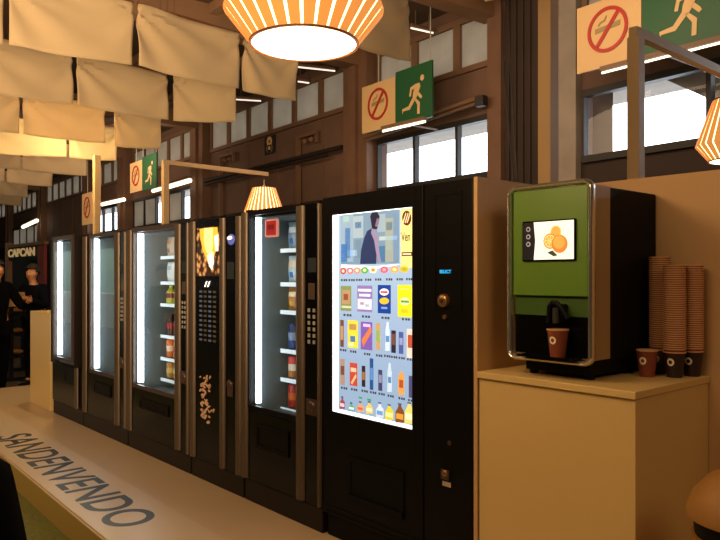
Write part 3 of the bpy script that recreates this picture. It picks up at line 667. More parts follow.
# the screen and what it shows
def scr(name, h, e): return mat(name, h, .3, emit=e, ecol=h, spec=.2)
mat('scr_white', '#ffffff', .3, emit=2.6, ecol=(.9, .95, 1))
m_ = bpy.data.materials.new('scr_bg'); m_.use_nodes = True; nt = m_.node_tree; bs = nt.nodes['Principled BSDF']
tc = nt.nodes.new('ShaderNodeTexCoord'); sp = nt.nodes.new('ShaderNodeSeparateXYZ'); mr = nt.nodes.new('ShaderNodeMapRange'); rr = nt.nodes.new('ShaderNodeValToRGB')
mr.inputs[1].default_value = .8; mr.inputs[2].default_value = 1.5
nt.links.new(tc.outputs['Object'], sp.inputs[0]); nt.links.new(sp.outputs[2], mr.inputs[0]); nt.links.new(mr.outputs[0], rr.inputs[0])
rr.color_ramp.elements[0].color = (*lin('#a3bcd6'), 1); rr.color_ramp.elements[1].color = (*lin('#c6dcee'), 1); e_ = rr.color_ramp.elements.new(.45); e_.color = (*lin('#b0c6e2'), 1)
nt.links.new(rr.outputs[0], bs.inputs['Emission Color']); bs.inputs['Emission Strength'].default_value = 1.0; bs.inputs['Base Color'].default_value = (.02, .02, .02, 1); MATS['scr_bg'] = m_
b = B(); b.box(sx0, sx1, YF+.012, YF+.028, sz0, sz1); sc = obj('touch_screen', b, 'scr_white', t)
ix0, ix1, iz0, iz1 = mx(337.3), sx1-.001, sz0+.018, sz1-.004
b = B(); b.box(ix0, ix1, YF+.009, YF+.012, iz0, iz1); obj('screen_picture', b, 'scr_bg', sc)
cmi = {}; PB = B(); pm = []
def col(h, e=1.0):
    if h not in cmi: cmi[h] = len(pm); pm.append(scr('scr_'+h.strip('#'), h, e))
    return cmi[h]
YS = YF+.009
_l = [0]
def R(b, xa, xb, ya, yb, h, lay=0, pxc=None):     # rectangle given by where its edges sit on the screen
    c = (xa+xb)/2 if pxc is None else pxc
    X0, X1 = max(ix0, mx(xa)), min(ix1, mx(xb)); z1_, z0_ = Z(c, ya, YF), Z(c, yb, YF)
    z0_ = max(z0_, iz0); z1_ = min(z1_, iz1)
    if X1 > X0 and z1_ > z0_: b.box(X0, X1, YS-.0006*(lay+1), YS-.0006*lay, z0_, z1_, mi=col(h))
def Pg(b, pts, h, lay=0):
    b.prism([(mx(a), YS-.0006*lay, Z(a, c, YF)) for a, c in pts], (0, -.0006, 0), col(h))
# video window
vb = B(); R(vb, 339.5, 398, 212, 264, '#6f8aa6', 0, 369); 
for (a, c, d_, e2, h) in ((340, 352, 215, 262, '#86a0b8'), (344, 349, 228, 258, '#4f7090'), (352, 362, 216, 238, '#94a9b8'), (354, 360, 222, 228, '#536d84'), (354, 360, 240, 258, '#67839b'),
                         (376, 384, 214, 232, '#8aa2b4'), (378, 396, 236, 240, '#a9b8c0'), (384, 392, 218, 262, '#8f9a96'), (385, 391, 222, 230, '#6f7c7c'), (385, 391, 236, 250, '#a2a79a'), (392, 398, 214, 262, '#6b88a8'),
                         (340, 346, 244, 262, '#3f6a94'), (346, 356, 250, 256, '#9fb4c2'), (376, 384, 246, 262, '#47709a'), (342, 348, 216, 222, '#b5bfa0')):
    R(vb, a, c, d_, e2, h, 1, (a+c)/2)
Pg(vb, ((359, 264), (360, 250), (363, 238), (366, 231), (371, 228), (375, 233), (376, 243), (375, 264)), '#2b3558', 2)     # torso of the filmed figure
Pg(vb, ((371, 228), (375, 231), (377, 240), (378, 250), (380, 262), (377, 263), (375, 252), (373, 240), (370, 233)), '#8b7fa0', 3)
Pg(vb, ((369, 216), (371, 212.5), (376, 212), (378.5, 216), (377.5, 223), (376, 229), (371, 229), (370, 222)), '#2a2438', 2)
Pg(vb, ((376, 218), (378, 219), (377.6, 223), (376.5, 227), (374, 226)), '#7a6880', 3)
cmi_v = list(pm); obj('video_window', vb, cmi_v, sc)
# logo column on the right
lb = B(); lm0 = len(pm); R(lb, 399.5, 411.3, 207, 268, '#ecd88a', 0, 405)
for k in range(14):
    a = k*math.pi/7
cx_, cy_ = 405.5, 218
Pg(lb, [(cx_+4.6*math.cos(i*math.pi/8), cy_+7.6*math.sin(i*math.pi/8)) for i in range(16)], '#5a2a1c', 1)
for s in (-2, .2, 2.2): Pg(lb, ((cx_+s-2.2, cy_+4.6), (cx_+s+1, cy_-5.4), (cx_+s+1.7, cy_-5), (cx_+s-1.2, cy_+5)), '#ecd0a0', 2)
R(lb, 400.5, 410.8, 252, 256, '#4a2820', 1, 405); R(lb, 401.5, 410, 253.2, 254.8, '#e8d8b0', 2, 405)
obj('logo_column', lb, list(pm), sc)
mat('scr_text_green', '#2a5a3a', .4, emit=.3); mat('scr_text_dark', '#201c28', .4)
text_mesh('logo_lettering', 'Ven', .062, 'scr_text_green', sc, (mx(400.2), YS-.0014, Z(405, 241, YF)), (1, 0, 0), (0, 0, 1), .0003, sx=.62, bold=.0006)
# products on the screen
gb = B()
Pg(gb, ((340, 264.2), (372, 266.5), (398, 263.8), (398, 264.8), (372, 269), (340, 268)), '#dfe9f2', 0)
for k, (px, h, h2) in enumerate(((342, '#b8483c', '#e8c8b0'), (349, '#d06a7a', '#f0e0e0'), (356, '#c88868', '#f0d8c0'), (363.5, '#58a050', '#c8e0a0'), (372, '#d8d8d0', '#e88830'), (383, '#e05a78', '#f0a0a8'), (393.5, '#e8a058', '#f8d8a0'), (403, '#d8b030', '#88a838'))):
    y = 271-k*.25; rr_ = 3.0+k*.2
    Pg(gb, [(px+rr_*math.cos(a), y+3.4*math.sin(a)) for a in [i*math.pi/5 for i in range(10)]], h, 1); Pg(gb, [(px+rr_*.5*math.cos(a), y+1.7*math.sin(a)) for a in [i*math.pi/4 for i in range(8)]], h2, 2)
labels = []
def lab(px, y, wd=7):
    for s in (-.3, .06, .36): R(gb, px+wd*s, px+wd*(s+.22), y, y+2.2, '#39343c', 1, px)
for px, y in ((342, 279), (349.5, 279), (357, 278.8), (366, 278.6), (376, 278.4), (387, 278.3), (397.5, 278.2), (407, 278)): lab(px, y)
# row of four big bags
R(gb, 339.5, 350, 286, 311, '#7a8a58', 0); R(gb, 341, 349, 290, 304, '#a88a68', 1); R(gb, 342.5, 347, 294, 300, '#8a4a38', 2); R(gb, 340.5, 350, 306, 308, '#c8c8a8', 1)
R(gb, 356, 371, 285.5, 312, '#8474b0', 0); R(gb, 357, 370, 289, 291.5, '#f0ecf8', 1); R(gb, 358, 369, 294, 296.5, '#e8e0f4', 1); R(gb, 356.5, 370.5, 299, 309.5, '#d8dcec', 1); R(gb, 359, 363, 302, 305, '#b090a8', 2); R(gb, 364, 368, 304, 307, '#a8b4d8', 2)
R(gb, 376.5, 389.5, 285, 313.5, '#1d3f92', 0); Pg(gb, [(383+4.6*math.cos(a), 292+3.6*math.sin(a)) for a in [i*math.pi/6 for i in range(12)]], '#f4e8e8', 1); R(gb, 379.5, 386.5, 291.2, 293, '#d02838', 2); Pg(gb, [(383+4.8*math.cos(a), 301+3.4*math.sin(a)) for a in [i*math.pi/6 for i in range(12)]], '#f0b838', 1); R(gb, 380, 386, 307, 309, '#8098d8', 1)
R(gb, 396.5, 410.5, 285, 317, '#ecd820', 0); Pg(gb, [(403.6+5*math.cos(a), 301.5+4*math.sin(a)) for a in [i*math.pi/6 for i in range(12)]], '#f4f0b8', 1); R(gb, 399.5, 408, 300.3, 302.8, '#5a9a48', 2); R(gb, 399, 408, 288, 290, '#f8f060', 1); R(gb, 400, 407, 309, 313, '#f8b830', 1)
for px, y in ((345, 314), (363.5, 315.5), (383, 316.8), (403.5, 318.2)): lab(px, y, 9)
# row of packets
R(gb, 339, 342.5, 320, 347, '#6a4838', 0); R(gb, 339.6, 342, 326, 340, '#b88858', 1)
R(gb, 346.5, 356.5, 320.5, 348, '#e8d040', 0); R(gb, 348, 355, 324, 330, '#b08850', 1); R(gb, 349, 354, 336, 342, '#4a78a8', 1); R(gb, 347.5, 352, 343, 346, '#f0f0b0', 1)
R(gb, 359.5, 371, 322, 350, '#7858a8', 0); Pg(gb, ((360.5, 340), (369.5, 326), (370.5, 332), (362, 347)), '#d07848', 1); R(gb, 362, 369, 324, 327, '#d0b8e8', 1)
R(gb, 374.5, 379, 323, 350, '#b89868', 0); R(gb, 375.2, 378.4, 330, 342, '#88a858', 1)
Pg(gb, ((384, 351), (384.3, 330), (385.5, 322), (387, 322), (388.2, 331), (388.4, 351)), '#c4d8ea', 0); R(gb, 384.6, 388, 336, 342, '#5888c0', 1, 386)
R(gb, 390, 394.5, 330.5, 353, '#2c2838', 0); R(gb, 390.6, 394, 334, 345, '#704838', 1)
R(gb, 397.5, 402, 332, 354, '#4a5898', 0); R(gb, 398.2, 401.4, 338, 345, '#9098c8', 1)
R(gb, 405.5, 411, 329, 358, '#e0d0c8', 0); R(gb, 406.5, 411, 335, 348, '#b05038', 1)
for px, y in ((341, 349), (351, 350.5), (365, 353), (377, 354.5), (385, 355), (392, 356), (399.5, 357), (408, 358.5)): lab(px, y, 7)
# row of bars
R(gb, 339, 343.5, 359, 385, '#a08878', 0); R(gb, 339.5, 343, 366, 375, '#704838', 1)
R(gb, 348.5, 356, 363, 386, '#b84838', 0); R(gb, 349.5, 355, 368, 372, '#e8c0a0', 1); Pg(gb, ((349.5, 383), (354.5, 374), (355.3, 377), (351, 384.5)), '#e8b080', 1)
R(gb, 360.5, 364, 366, 387, '#302430', 0); R(gb, 361, 363.6, 372, 380, '#a06838', 1)
R(gb, 368.5, 372, 358.5, 390, '#28508c', 0); R(gb, 369, 371.6, 368, 380, '#5a88c8', 1)
R(gb, 377, 381, 370, 391, '#42406a', 0); R(gb, 377.6, 380.5, 375, 383, '#8888a8', 1)
Pg(gb, ((386, 392), (386.2, 372), (387.5, 363), (389, 363), (390.4, 373), (390.6, 392)), '#bcd2e6', 0); R(gb, 386.7, 390, 377, 383, '#5c86b8', 1, 388)
Pg(gb, ((397, 395), (396.8, 378), (398.6, 372), (401.4, 372), (403, 378), (402.8, 395)), '#d89a50', 0); R(gb, 398, 402, 380, 388, '#a85030', 1)
R(gb, 407.5, 411, 376, 398, '#4a4870', 0)
for px, y in ((342, 387), (352, 388.5), (362.5, 390), (371, 391.5), (379.5, 393), (388.5, 395), (399.5, 397.5), (409, 399.5)): lab(px, y, 7)
# bottles at the bottom
for px, yt, yb, h, h2 in ((341, 398, 409, '#8c4a5a', '#e8c0c8'), (350, 404, 411, '#58a090', '#e0f0e8'), (359, 403, 412, '#d8a070', '#c86858'), (368, 403, 414, '#d8c070', '#e8e0b0'),
                         (378.5, 404, 418, '#c8d8e8', '#7098c8'), (388, 406, 420, '#dcc838', '#f0e8a0'), (398.5, 405, 423, '#7a4a28', '#d89838'), (408, 404, 424, '#dcd070', '#f0f0c0')):
    wd = 2.6+(px-340)*.03
    Pg(gb, ((px-wd, yb), (px-wd, yt+(yb-yt)*.4), (px-wd*.35, yt+2), (px-wd*.35, yt), (px+wd*.35, yt), (px+wd*.35, yt+2), (px+wd, yt+(yb-yt)*.4), (px+wd, yb)), h, 0)
    R(gb, px-wd*.8, px+wd*.8, yt+(yb-yt)*.5, yt+(yb-yt)*.8, h2, 1)
    R(gb, px-wd*.4, px+wd*.4, yt-1.5, yt, '#38507a', 1)
R(gb, 357.5, 361, 397, 398.8, '#3a9a58', 1); R(gb, 366, 370, 399, 401, '#3a9a58', 1)
obj('product_pictures', gb, list(pm), sc)

# ------------------------------------------------ coffee machine on the cabinet
mx0, mx1 = -1.803, -1.427; my0, my1 = 2.40, YB-.005; mz0, mz1 = EYE-.337, EYE+.364
t = thing('coffee_machine', 'green-fronted countertop drinks machine with chrome frame, standing on the beige cabinet', 'coffee machine', ((mx0+mx1)/2, (my0+my1)/2, CZ))
mat('machine_green', '#56781c', .45); mat('side_beige', '#a08058', .4); mat('niche_green', '#34500f', .5)
b = B(); b.box(mx0+.012, mx1-.01, my0+.16, my1, mz0+.005, mz1-.012, bev=.006); obj('case', b, 'black_matte', t)
b = B(); b.box(mx0+.012, mx1-.006, my0+.03, my0+.16, mz0+.01, mz1-.01, bev=.004); obj('side_trim', b, 'side_beige', t)
b = B(); b.box(mx0+.05, mx1-.03, my0+.05, my1-.05, CZ+.018, mz0+.005)
for sx in (mx0+.07, mx1-.05):
    for sy in (my0+.08, my1-.08): b.cyl((sx, sy, CZ+.0005), (sx, sy, CZ+.02), .018, n=12)
obj('foot', b, 'black_matte', t)
nz = Z(550, 316, my0)                          # top of the black niche
gz = Z(550, 296, my0)
b = B(); b.box(mx0+.015, mx1-.015, my0+.008, my0+.03, gz, mz1-.014, bev=.003); fp = obj('green_front', b, 'machine_green', t)
b = B(); b.box(mx0+.015, mx1-.015, my0+.024, my0+.03, nz, gz-.0005)
obj('niche_header', b, 'niche_green', t)
b = B(); b.box(mx0+.015, mx1-.015, my0+.024, my0+.03, mz0+.02, nz-.0005); b.box(mx0+.08, mx1-.05, my0-.06, my0+.024, mz0+.014, mz0+.022); obj('niche', b, 'black_gloss', t)
# chrome frame: rounded rectangle swept with a tube
fr = B(); rr0 = .03; pts = []
for cx_, cz_, a0 in ((mx1-rr0, mz1-rr0, 0), (mx0+rr0, mz1-rr0, 90), (mx0+rr0, mz0+rr0, 180), (mx1-rr0, mz0+rr0, 270)):
    for k in range(6): a = math.radians(a0+18*k); pts.append(Vector((cx_+rr0*math.cos(a), my0+.012, cz_+rr0*math.sin(a))))
n = len(pts); rings = []
for i, p in enumerate(pts):
    d = (pts[(i+1) % n]-pts[i-1]).normalized(); s = Vector((0, 1, 0)).cross(d).normalized()
    rings.append([fr.bm.verts.new(p+s*.010*math.cos(a)+Vector((0, 1, 0))*.022*math.sin(a)) for a in [j*math.pi/6 for j in range(12)]])
for i in range(n):
    for j in range(12): fr.bm.faces.new((rings[i][j], rings[(i+1) % n][j], rings[(i+1) % n][(j+1) % 12], rings[i][(j+1) % 12]))
obj('chrome_frame', fr, 'chrome', t, smooth=True)
# screen
def my(px, py, o=0): return (X(px, my0), my0+.008-o, Z(px, py, my0))
sxa, sxb = X(523.5, my0), X(574, my0); sza, szb = Z(548, 221.5, my0), Z(548, 259.5, my0)
b = B(); b.box(sxa-.006, sxb+.006, my0-.001, my0+.009, szb-.006, sza+.006, bev=.003); sf = obj('screen', b, 'black_gloss', fp)
mat('panel_lit', '#f4ece0', .3, emit=.95, ecol='#f0e8de'); mat('panel_dark', '#26242a', .3, emit=.15); mat('orange_flesh', '#e8a850', .3, emit=.7, ecol='#eaa650'); mat('orange_peel', '#e07818', .3, emit=.7, ecol='#dc8c44'); mat('orange_pale', '#f8d080', .3, emit=.8, ecol='#f6cc80'); mat('leaf_dark', '#46503a', .3, emit=.3); mat('icon_grey', '#b0b0b8', .3, emit=.4)
b = B(); sw, sh = sxb-sxa, sza-szb
def sq(u_, v_, o=0): return (sxa+sw*u_, my0-.001-o, szb+sh*v_)
b.prism([sq(0, 0), sq(1, 0), sq(1, 1), sq(0, 1)], (0, -.001, 0), 0); b.prism([sq(0, 0, .001), sq(.22, 0, .001), sq(.25, .5, .001), sq(.22, 1, .001), sq(0, 1, .001)], (0, -.0006, 0), 1)
def disc(u_, v_, r, o, mi, sx=1):
    b.prism([(sxa+sw*u_+r*sx*math.cos(a), my0-.001-o, szb+sh*v_+r*math.sin(a)) for a in [i*math.pi/12 for i in range(24)]], (0, -.0005, 0), mi)
disc(.66, .72, .026, .001, 4); disc(.66, .72, .021, .0016, 2); disc(.55, .48, .031, .0022, 3); disc(.55, .48, .026, .0028, 4); disc(.74, .40, .036, .0034, 3); disc(.73, .44, .026, .004, 2)
for k in range(8):
    a = k*math.pi/4+.2; c = (sxa+sw*.55, szb+sh*.48); b.prism([(c[0]+.004*math.cos(a), my0-.0043, c[1]+.004*math.sin(a)), (c[0]+.022*math.cos(a-.28), my0-.0043, c[1]+.022*math.sin(a-.28)), (c[0]+.022*math.cos(a+.28), my0-.0043, c[1]+.022*math.sin(a+.28))], (0, -.0005, 0), 2)
b.prism([sq(.5, .18, .0034), sq(.62, .08, .0034), sq(.7, .1, .0034), sq(.6, .24, .0034)], (0, -.0005, 0), 5)
for v_ in (.82, .62, .42): disc(.11, v_, .010, .0018, 6); disc(.11, v_, .006, .0024, 1)
obj('screen_picture', b, ['panel_lit', 'panel_dark', 'orange_flesh', 'orange_peel', 'orange_pale', 'leaf_dark', 'icon_grey'], sf)
# spout
spx = X(556, my0-.02); spz = Z(556, 318, my0)
b = B(); sy_ = my0-.02
b.box(X(550, sy_), X(562, sy_), sy_, my0+.024, Z(556, 322, sy_), Z(556, 304, sy_), bev=.006)
b.path([Vector((X(a, sy_), sy_-.004, Z(a, c, sy_))) for a, c in ((549.5, 323), (550, 307), (553, 302.5), (557, 303), (562, 308), (566, 315), (568, 319))], .010, n=10)
b.cyl((X(557, sy_), sy_-.006, Z(557, 323, sy_)), (X(557, sy_), sy_-.006, Z(557, 308, sy_)), .014, n=14, mi=1)
mat('spout_grey', '#3a3634', .35, metal=.3); obj('spout', b, ['black_body', 'spout_grey'], t, smooth=True)
# cups
mat('cup_red', '#7c3a26', .5, noise=(8, .15, 0)); mat('cup_rim', '#c89468', .5); mat('cup_logo', '#ecdcb8', .5); mat('cup_dark', '#2a1814', .5); mat('cup_in', '#c8a888', .6)
def cup_geo(body, hh=.105, R1=.041, R0=.029, logo=True, logo_ang=-math.pi/2):
    root = bpy.data.objects.new('paper_cup', None); C.collection.objects.link(root); root.location = (0, 0, 0)
    b = B(); b.lathe([(0, .004), (R0-.002, .004), (R0, 0), (R1, hh)], 28); b.lathe([(R1-.0015, hh), (R0-.001, .006), (0, .006)], 28, mi=1); obj('cup_wall', b, [body, 'cup_in'], root, smooth=True, local=True)
    b = B(); b.lathe([(R1-.001, hh-.003), (R1+.002, hh-.002), (R1+.0025, hh+.001), (R1, hh+.003), (R1-.002, hh+.001)], 28); obj('rim', b, 'cup_rim', root, smooth=True, local=True)
    if logo:
        b = B(); zc = hh*.62
        def on(a, z): r = R0+(R1-R0)*z/hh+.0007; return (r*math.cos(a), r*math.sin(a), z)
        n = 20
        for i in range(n):
            a, e = 2*math.pi*i/n, 2*math.pi*(i+1)/n; rr = .034
            b.poly([on(logo_ang+math.cos(q_)*s*.4, zc+math.sin(q_)*s*.0155) for q_, s in ((a, .5), (e, .5), (e, 1), (a, 1))])
        obj('logo', b, 'cup_logo', root, local=True)
    return root
cupA = cup_geo('cup_red'); cupB = cup_geo('cup_dark', hh=.10)
cupA.location = (X(559.5, my0-.012), my0-.012+.0, mz0+.0225); tag(cupA, 'red-brown paper cup standing under the spout of the green drinks machine', 'cup')
cupA.location = (X(561, my0+.0), my0-.022, mz0+.0225)
c2 = copy_tree(cupA, (-1.372, 2.735, CZ+.0005), 'single red-brown paper cup standing in front of the tall cup stacks', 'paper cups')
cup_plain = cup_geo('cup_red', logo=False); first = True
for (x, y, ztop, which) in ((-1.382, 2.866, EYE+.073, 'left'), (-1.290, 2.800, EYE+.043, 'front right'), (-1.259, 2.890, EYE+.043, 'rear right')):
    if which == 'front right': base = cupB; base.location = (x, y, CZ+.0005); tag(base, 'dark printed bottom cup of the front right cup stack', 'cup', 'paper cups')
    else: base = copy_tree(cupB, (x, y, CZ+.0005)); tag(base, 'dark printed bottom cup of the %s cup stack' % which, 'cup', 'paper cups')
    z = CZ+.0085; 
    while z+.1 < ztop:
        if first: o = cup_plain; o.location = (x, y, z); first = False
        else: o = copy_tree(cup_plain, (x, y, z))
        tag(o, 'paper cup nested in the tall %s stack beside the drinks machine' % which, 'cup', 'nested cups of the %s stack' % which)
        z += .0088
# ------------------------------------------------ waste bin
bx, by = ray(750, 2.15); mat('bin_tan', '#8c6028', .5); mat('bin_bag', '#98682c', .6, noise=(9, .1, .6))
t = thing('waste_bin', 'tan domed waste bin with a black opening, cropped at the lower right corner', 'waste bin', (bx, by, PZ))
b = B(); b.lathe([(0, 0), (.15, 0), (.165, .6), (0, .6)], 32, (bx, by, PZ+.001)); obj('body', b, 'bin_tan', t, smooth=True)
b = B(); b.lathe([(.155, .601), (.16, .655), (.10, .655), (0, .655)], 32, (bx, by, PZ)); obj('opening_band', b, 'black_matte', t, smooth=True)
b = B(); b.lathe([(0, .656), (.178, .656), (.18, .675), (.16, .73), (.11, .785), (.05, .81), (0, .815)], 32, (bx, by, PZ)); obj('dome_lid', b, 'bin_bag', t, smooth=True)

# ------------------------------------------------ white pedestal left of the machines
b = B(); b.box(-8.29, -7.60, YF+.01, YF+.50, PZ, EYE-.386, bev=.004)
single('pedestal', b, 'cabinet', 'plain beige pedestal box at the far left end of the machine row', 'pedestal')

# ------------------------------------------------ pendant lamps and posts
def pendant(label, loc, armz):
    t = thing('pendant_lamp', label, 'lamp', (0, 0, 0), 'slatted pendant lamps'); z0, z1, z2 = .845, .96, 1.29; r0, r1, r2 = .1885, .28, .165
    zz = z0; P = [(r0, 0), (r1, z1-z0), (r2, z2-z0)]; NS = 28
    b = B()
    for k in range(NS):
        a0 = 2*math.pi*(k+.11)/NS; a1 = 2*math.pi*(k+.89)/NS
        b.lathe(P, 3, a0=a0, a1=a1); b.lathe([(r-.004, z) for r, z in P], 3, a0=a0, a1=a1)
    obj('shade', b, 'wood_slat', t, local=True)
    b = B(); b.lathe([(r-.012, z) for r, z in P], 56); obj('inner_diffuser', b, 'lamp_core', t, smooth=True, local=True)
    b = B(); b.lathe([(0, -.012), (r0*.6, -.009), (r0*.95, -.001), (r0-.004, .003)], 48); obj('bottom_diffuser', b, 'lamp_disc', t, smooth=True, local=True)
    b = B(); b.lathe([(r0-.005, -.002), (r0+.003, -.003), (r0+.004, .006), (r0-.004, .006)], 48); obj('rim', b, 'lamp_rim', t, smooth=True, local=True)
    b = B(); b.lathe([(0, z2-z0), (r2, z2-z0), (r2, z2-z0+.008), (0, z2-z0+.008)], 32); obj('top_cap', b, 'lamp_rim', t, smooth=True, local=True)
    b = B(); b.cyl((0, 0, z2-z0+.008), (0, 0, armz-z0-EYE), .006, n=8); b.cyl((0, 0, z2-z0+.008), (0, 0, z2-z0+.04), .02, n=12); obj('cord', b, 'post_beige', t, local=True)
    t.location = loc; return t
ZA = EYE+1.44
lights = []
posts = [(-2.045, 3.045, -1, 'beige lamp post rising behind the green drinks machine', 'big glowing slatted pendant lamp at the top centre'),
         (-2.05, 3.95, 1, 'beige lamp post with a horizontal arm in front of the near window', 'glowing slatted pendant lamp cropped at the right edge'),
         (-8.29, 3.956, 1, 'beige lamp post with an arm reaching right, behind the machine row', 'small glowing slatted pendant lamp above the near glass snack machine'),
         (-8.50, 3.17, -1, 'far beige post rising behind the machines, beside the farthest signs', 'slatted pendant lamp at the far left outside the frame')]
pl = None
for i, (x, y, s, lab_, lab2) in enumerate(posts):
    t = thing('lamp_post', lab_, 'lamp post', (x, y, 0), 'beige lamp posts of the stand')
    h = .037; zb_ = PZ+.001 if y < 3.14 else .001; zt_ = ZA-.03 if i < 3 else ZA+.02; b = B(); b.box(x-h, x+h, y-h, y+h, zb_, zt_, bev=.003); b.box(x-.09, x+.09, y-.04, y+.09, zb_-.0005, zb_+.012); obj('pole', b, 'post_beige', t)
    loc = [(-1.98, 1.465, EYE+.812), (x, y+1.5, EYE+.845), (x-.03, y+1.5, EYE+.79), (0, 0, 0)][i]
    if i == 3: continue
    d_ = Vector((loc[0]-x, loc[1]-y, 0)).normalized(); n_ = Vector((-d_.y, d_.x, 0))*.025
    a_ = Vector((x, y, ZA-.03))-d_*h; e_ = Vector((loc[0], loc[1], ZA-.03))+d_*.06
    b = B(); b.prism([a_-n_, e_-n_, e_+n_, a_+n_], (0, 0, .055)); obj('arm', b, 'post_beige', t)
    if pl is None: pl = pendant(lab2, loc, ZA-.03); q_ = pl
    else: q_ = copy_tree(pl, loc, lab2)
    l = bpy.data.lights.new('lamp_glow', 'POINT'); l.energy = [21, 22, 20, 26][i]; l.color = (1, .66, .30); l.shadow_soft_size = .12
    o = bpy.data.objects.new('lamp_glow', l); C.collection.objects.link(o); o.location = (loc[0], loc[1], loc[2]-.16)
# ------------------------------------------------ cloth banners
def cloth_seg(p0, p1, z0, H, label, seed):
    p0 = Vector((*p0, 0)); p1 = Vector((*p1, 0)); d = p1-p0; L_ = d.length; dn = d/L_; nn = Vector((-dn.y, dn.x, 0))
    b = B(); nx, nz_ = 40, 14; g = []; rnd = random.Random(seed); ph = rnd.random()*6; k1 = rnd.uniform(5, 9)
    for j in range(nz_+1):
        v = j/nz_; row = []
        for i in range(nx+1):
            u_ = i/nx
            # folds fan out from the upper corners
            w_ = .016*math.sin(k1*(u_+v*.8)+ph)*v+.020*math.sin(14*math.atan2(1.02-v, u_+.12)+ph)*math.exp(-2.2*u_)+.014*math.sin(12*math.atan2(1.02-v, 1.12-u_)+ph*2)*math.exp(-3*(1-u_))
            sag = -.012*math.sin(math.pi*u_)*(1-v)
            row.append(b.bm.verts.new(p0+dn*(.012+u_*(L_-.024))+nn*w_+Vector((0, 0, z0+v*H+sag))))
        g.append(row)
    for j in range(nz_):
        for i in range(nx): b.bm.faces.new((g[j][i], g[j][i+1], g[j+1][i+1], g[j+1][i]))
    t = thing('cloth_banner', label, 'banner', (p0+p1)/2+Vector((0, 0, z0)), 'cloth banners hanging in rows from the ceiling')
    o = obj('cloth', b, 'cloth', t, smooth=True); sm = o.modifiers.new('thickness', 'SOLIDIFY'); sm.thickness = .003
    b = B(); b.cyl(p0+Vector((0, 0, z0+H+.006))+dn*.005, p1+Vector((0, 0, z0+H+.006))-dn*.005, .008, n=8)
    for q_ in (p0+dn*.02, p1-dn*.02): b.cyl(q_+Vector((0, 0, z0+H)), q_+Vector((0, 0, ZC)), .0025, n=5)
    obj('hanging_rail', b, 'lamp_rim', t)
BZ = EYE+1.5; BH = .44
segs = [  # row, (px, y) of the lower left corner, (px, y) of the lower right corner
    ('first', [((335, 40), (411, 62)), ((262, 19), (334, 39.7))]),
    ('second', [((241.5, 90), (298, 101)), ((136, 65.5), (240, 89)), ((7, 44.5), (134.5, 65)), ((-110, 22), (5.5, 44.2))]),
    ('third', [((172, 120.5), (237, 121.8)), ((75.5, 105), (169, 120)), ((-30, 88), (74, 104.8))]),
    ('fourth', [((113, 146), (162, 149)), ((21.7, 134), (106, 143.5)), ((-60, 124), (20.5, 133.6))]),
    ('fifth', [((68.5, 157), (117.5, 161)), ((-20, 152.5), (67.5, 156.8))]),
    ('sixth', [((22, 170), (87.5, 176)), ((-30, 164), (21, 169.8))]),
    ('seventh', [((6.5, 182), (53, 187)), ((-30, 178), (5.5, 181.8))]),
    ('eighth', [((-8, 193), (28.5, 197.5))]), ('ninth', [((-12, 202), (22, 206))])]
seed = 1
for rowname, sg in segs:
    for k, ((xa, ya), (xb, yb)) in enumerate(sg):
        seed += 1; cloth_seg(ray(xa, 1050/(276-ya)), ray(xb, 1050/(276-yb)), BZ, BH, 'ivory cloth ceiling banner, %s from right in the %s row from the camera' % (['first', 'second', 'third', 'fourth'][k], rowname), seed)
# a small spotlight hanging between the fourth and the fifth row of cloths
c_ = ray(60, 8.15); t = thing('hanging_spotlight', 'bright little spotlight glowing through the cloth banners at the upper left', 'lamp', (c_[0], c_[1], EYE+1.66))
b = B(); b.ball((c_[0], c_[1], EYE+1.69), .045); obj('bulb', b, 'lamp_disc', t, smooth=True)
b = B(); b.cyl((c_[0], c_[1], EYE+1.735), (c_[0], c_[1], EYE+1.82), .035, n=16); b.cyl((c_[0], c_[1], EYE+1.82), (c_[0], c_[1], ZC), .006, n=6); obj('socket', b, 'post_beige', t, smooth=True)
l = bpy.data.lights.new('spot_glow', 'POINT'); l.energy = 95; l.color = (1, .74, .34); l.shadow_soft_size = .06
o = bpy.data.objects.new('spot_glow', l); C.collection.objects.link(o); o.location = (c_[0], c_[1], EYE+1.62)

# ------------------------------------------------ far left: stand, rack, people
def px_box(b, pxa, pxb, ya, yb, Y, d, mi=0):
    Xa, Xb = X(pxa, Y), X(pxb, Y); c = (pxa+pxb)/2; b.box(Xa, Xb, Y, Y+d, max(0.001, Z(c, yb, Y)), Z(c, ya, Y), mi=mi)
YS_ = 5.0
t = thing('exhibition_stand', 'dark exhibition stand with white letters on its fascia at the far left', 'exhibition stand', (X(24, YS_), YS_+.5, 0))
b = B(); px_box(b, 8, 44, 243, 246, YS_, .1); px_box(b, 5, 8, 243, 400, YS_, .1); obj('frame', b, 'beam_brown', t)
b = B(); px_box(b, 8, 37.5, 246, 400, YS_+.5, .05); px_box(b, 8, 37.5, 247, 260, YS_+.02, .03); obj('back_panel', b, 'black_matte', t)
mat('banner_red', '#7c1c16', .6); b = B(); px_box(b, 37.5, 44, 245.5, 400, YS_+.01, .06); obj('red_panel', b, 'banner_red', t)
mat('stand_letters', '#d8b880', .5, emit=.35)
text_mesh('fascia_lettering', 'CAPCAN', .27, 'stand_letters', t, (X(8.6, YS_), YS_-.01, Z(20, 256.3, YS_)), (1, 0, 0), (0, 0, 1), .01, sx=2.05, bold=.008)
t = thing('display_rack', 'dark open display rack with food on its shelves behind the two people', 'rack', (-12.2, 3.3, 0))
b = B()
for x in (-12.75, -11.55):
    for y in (3.0, 3.5): b.box(x-.03, x+.03, y-.03, y+.03, .001, 1.3)
    b.box(x-.04, x+.04, 2.85, 3.65, .001, .05)
obj('post_frame', b, 'black_matte', t)
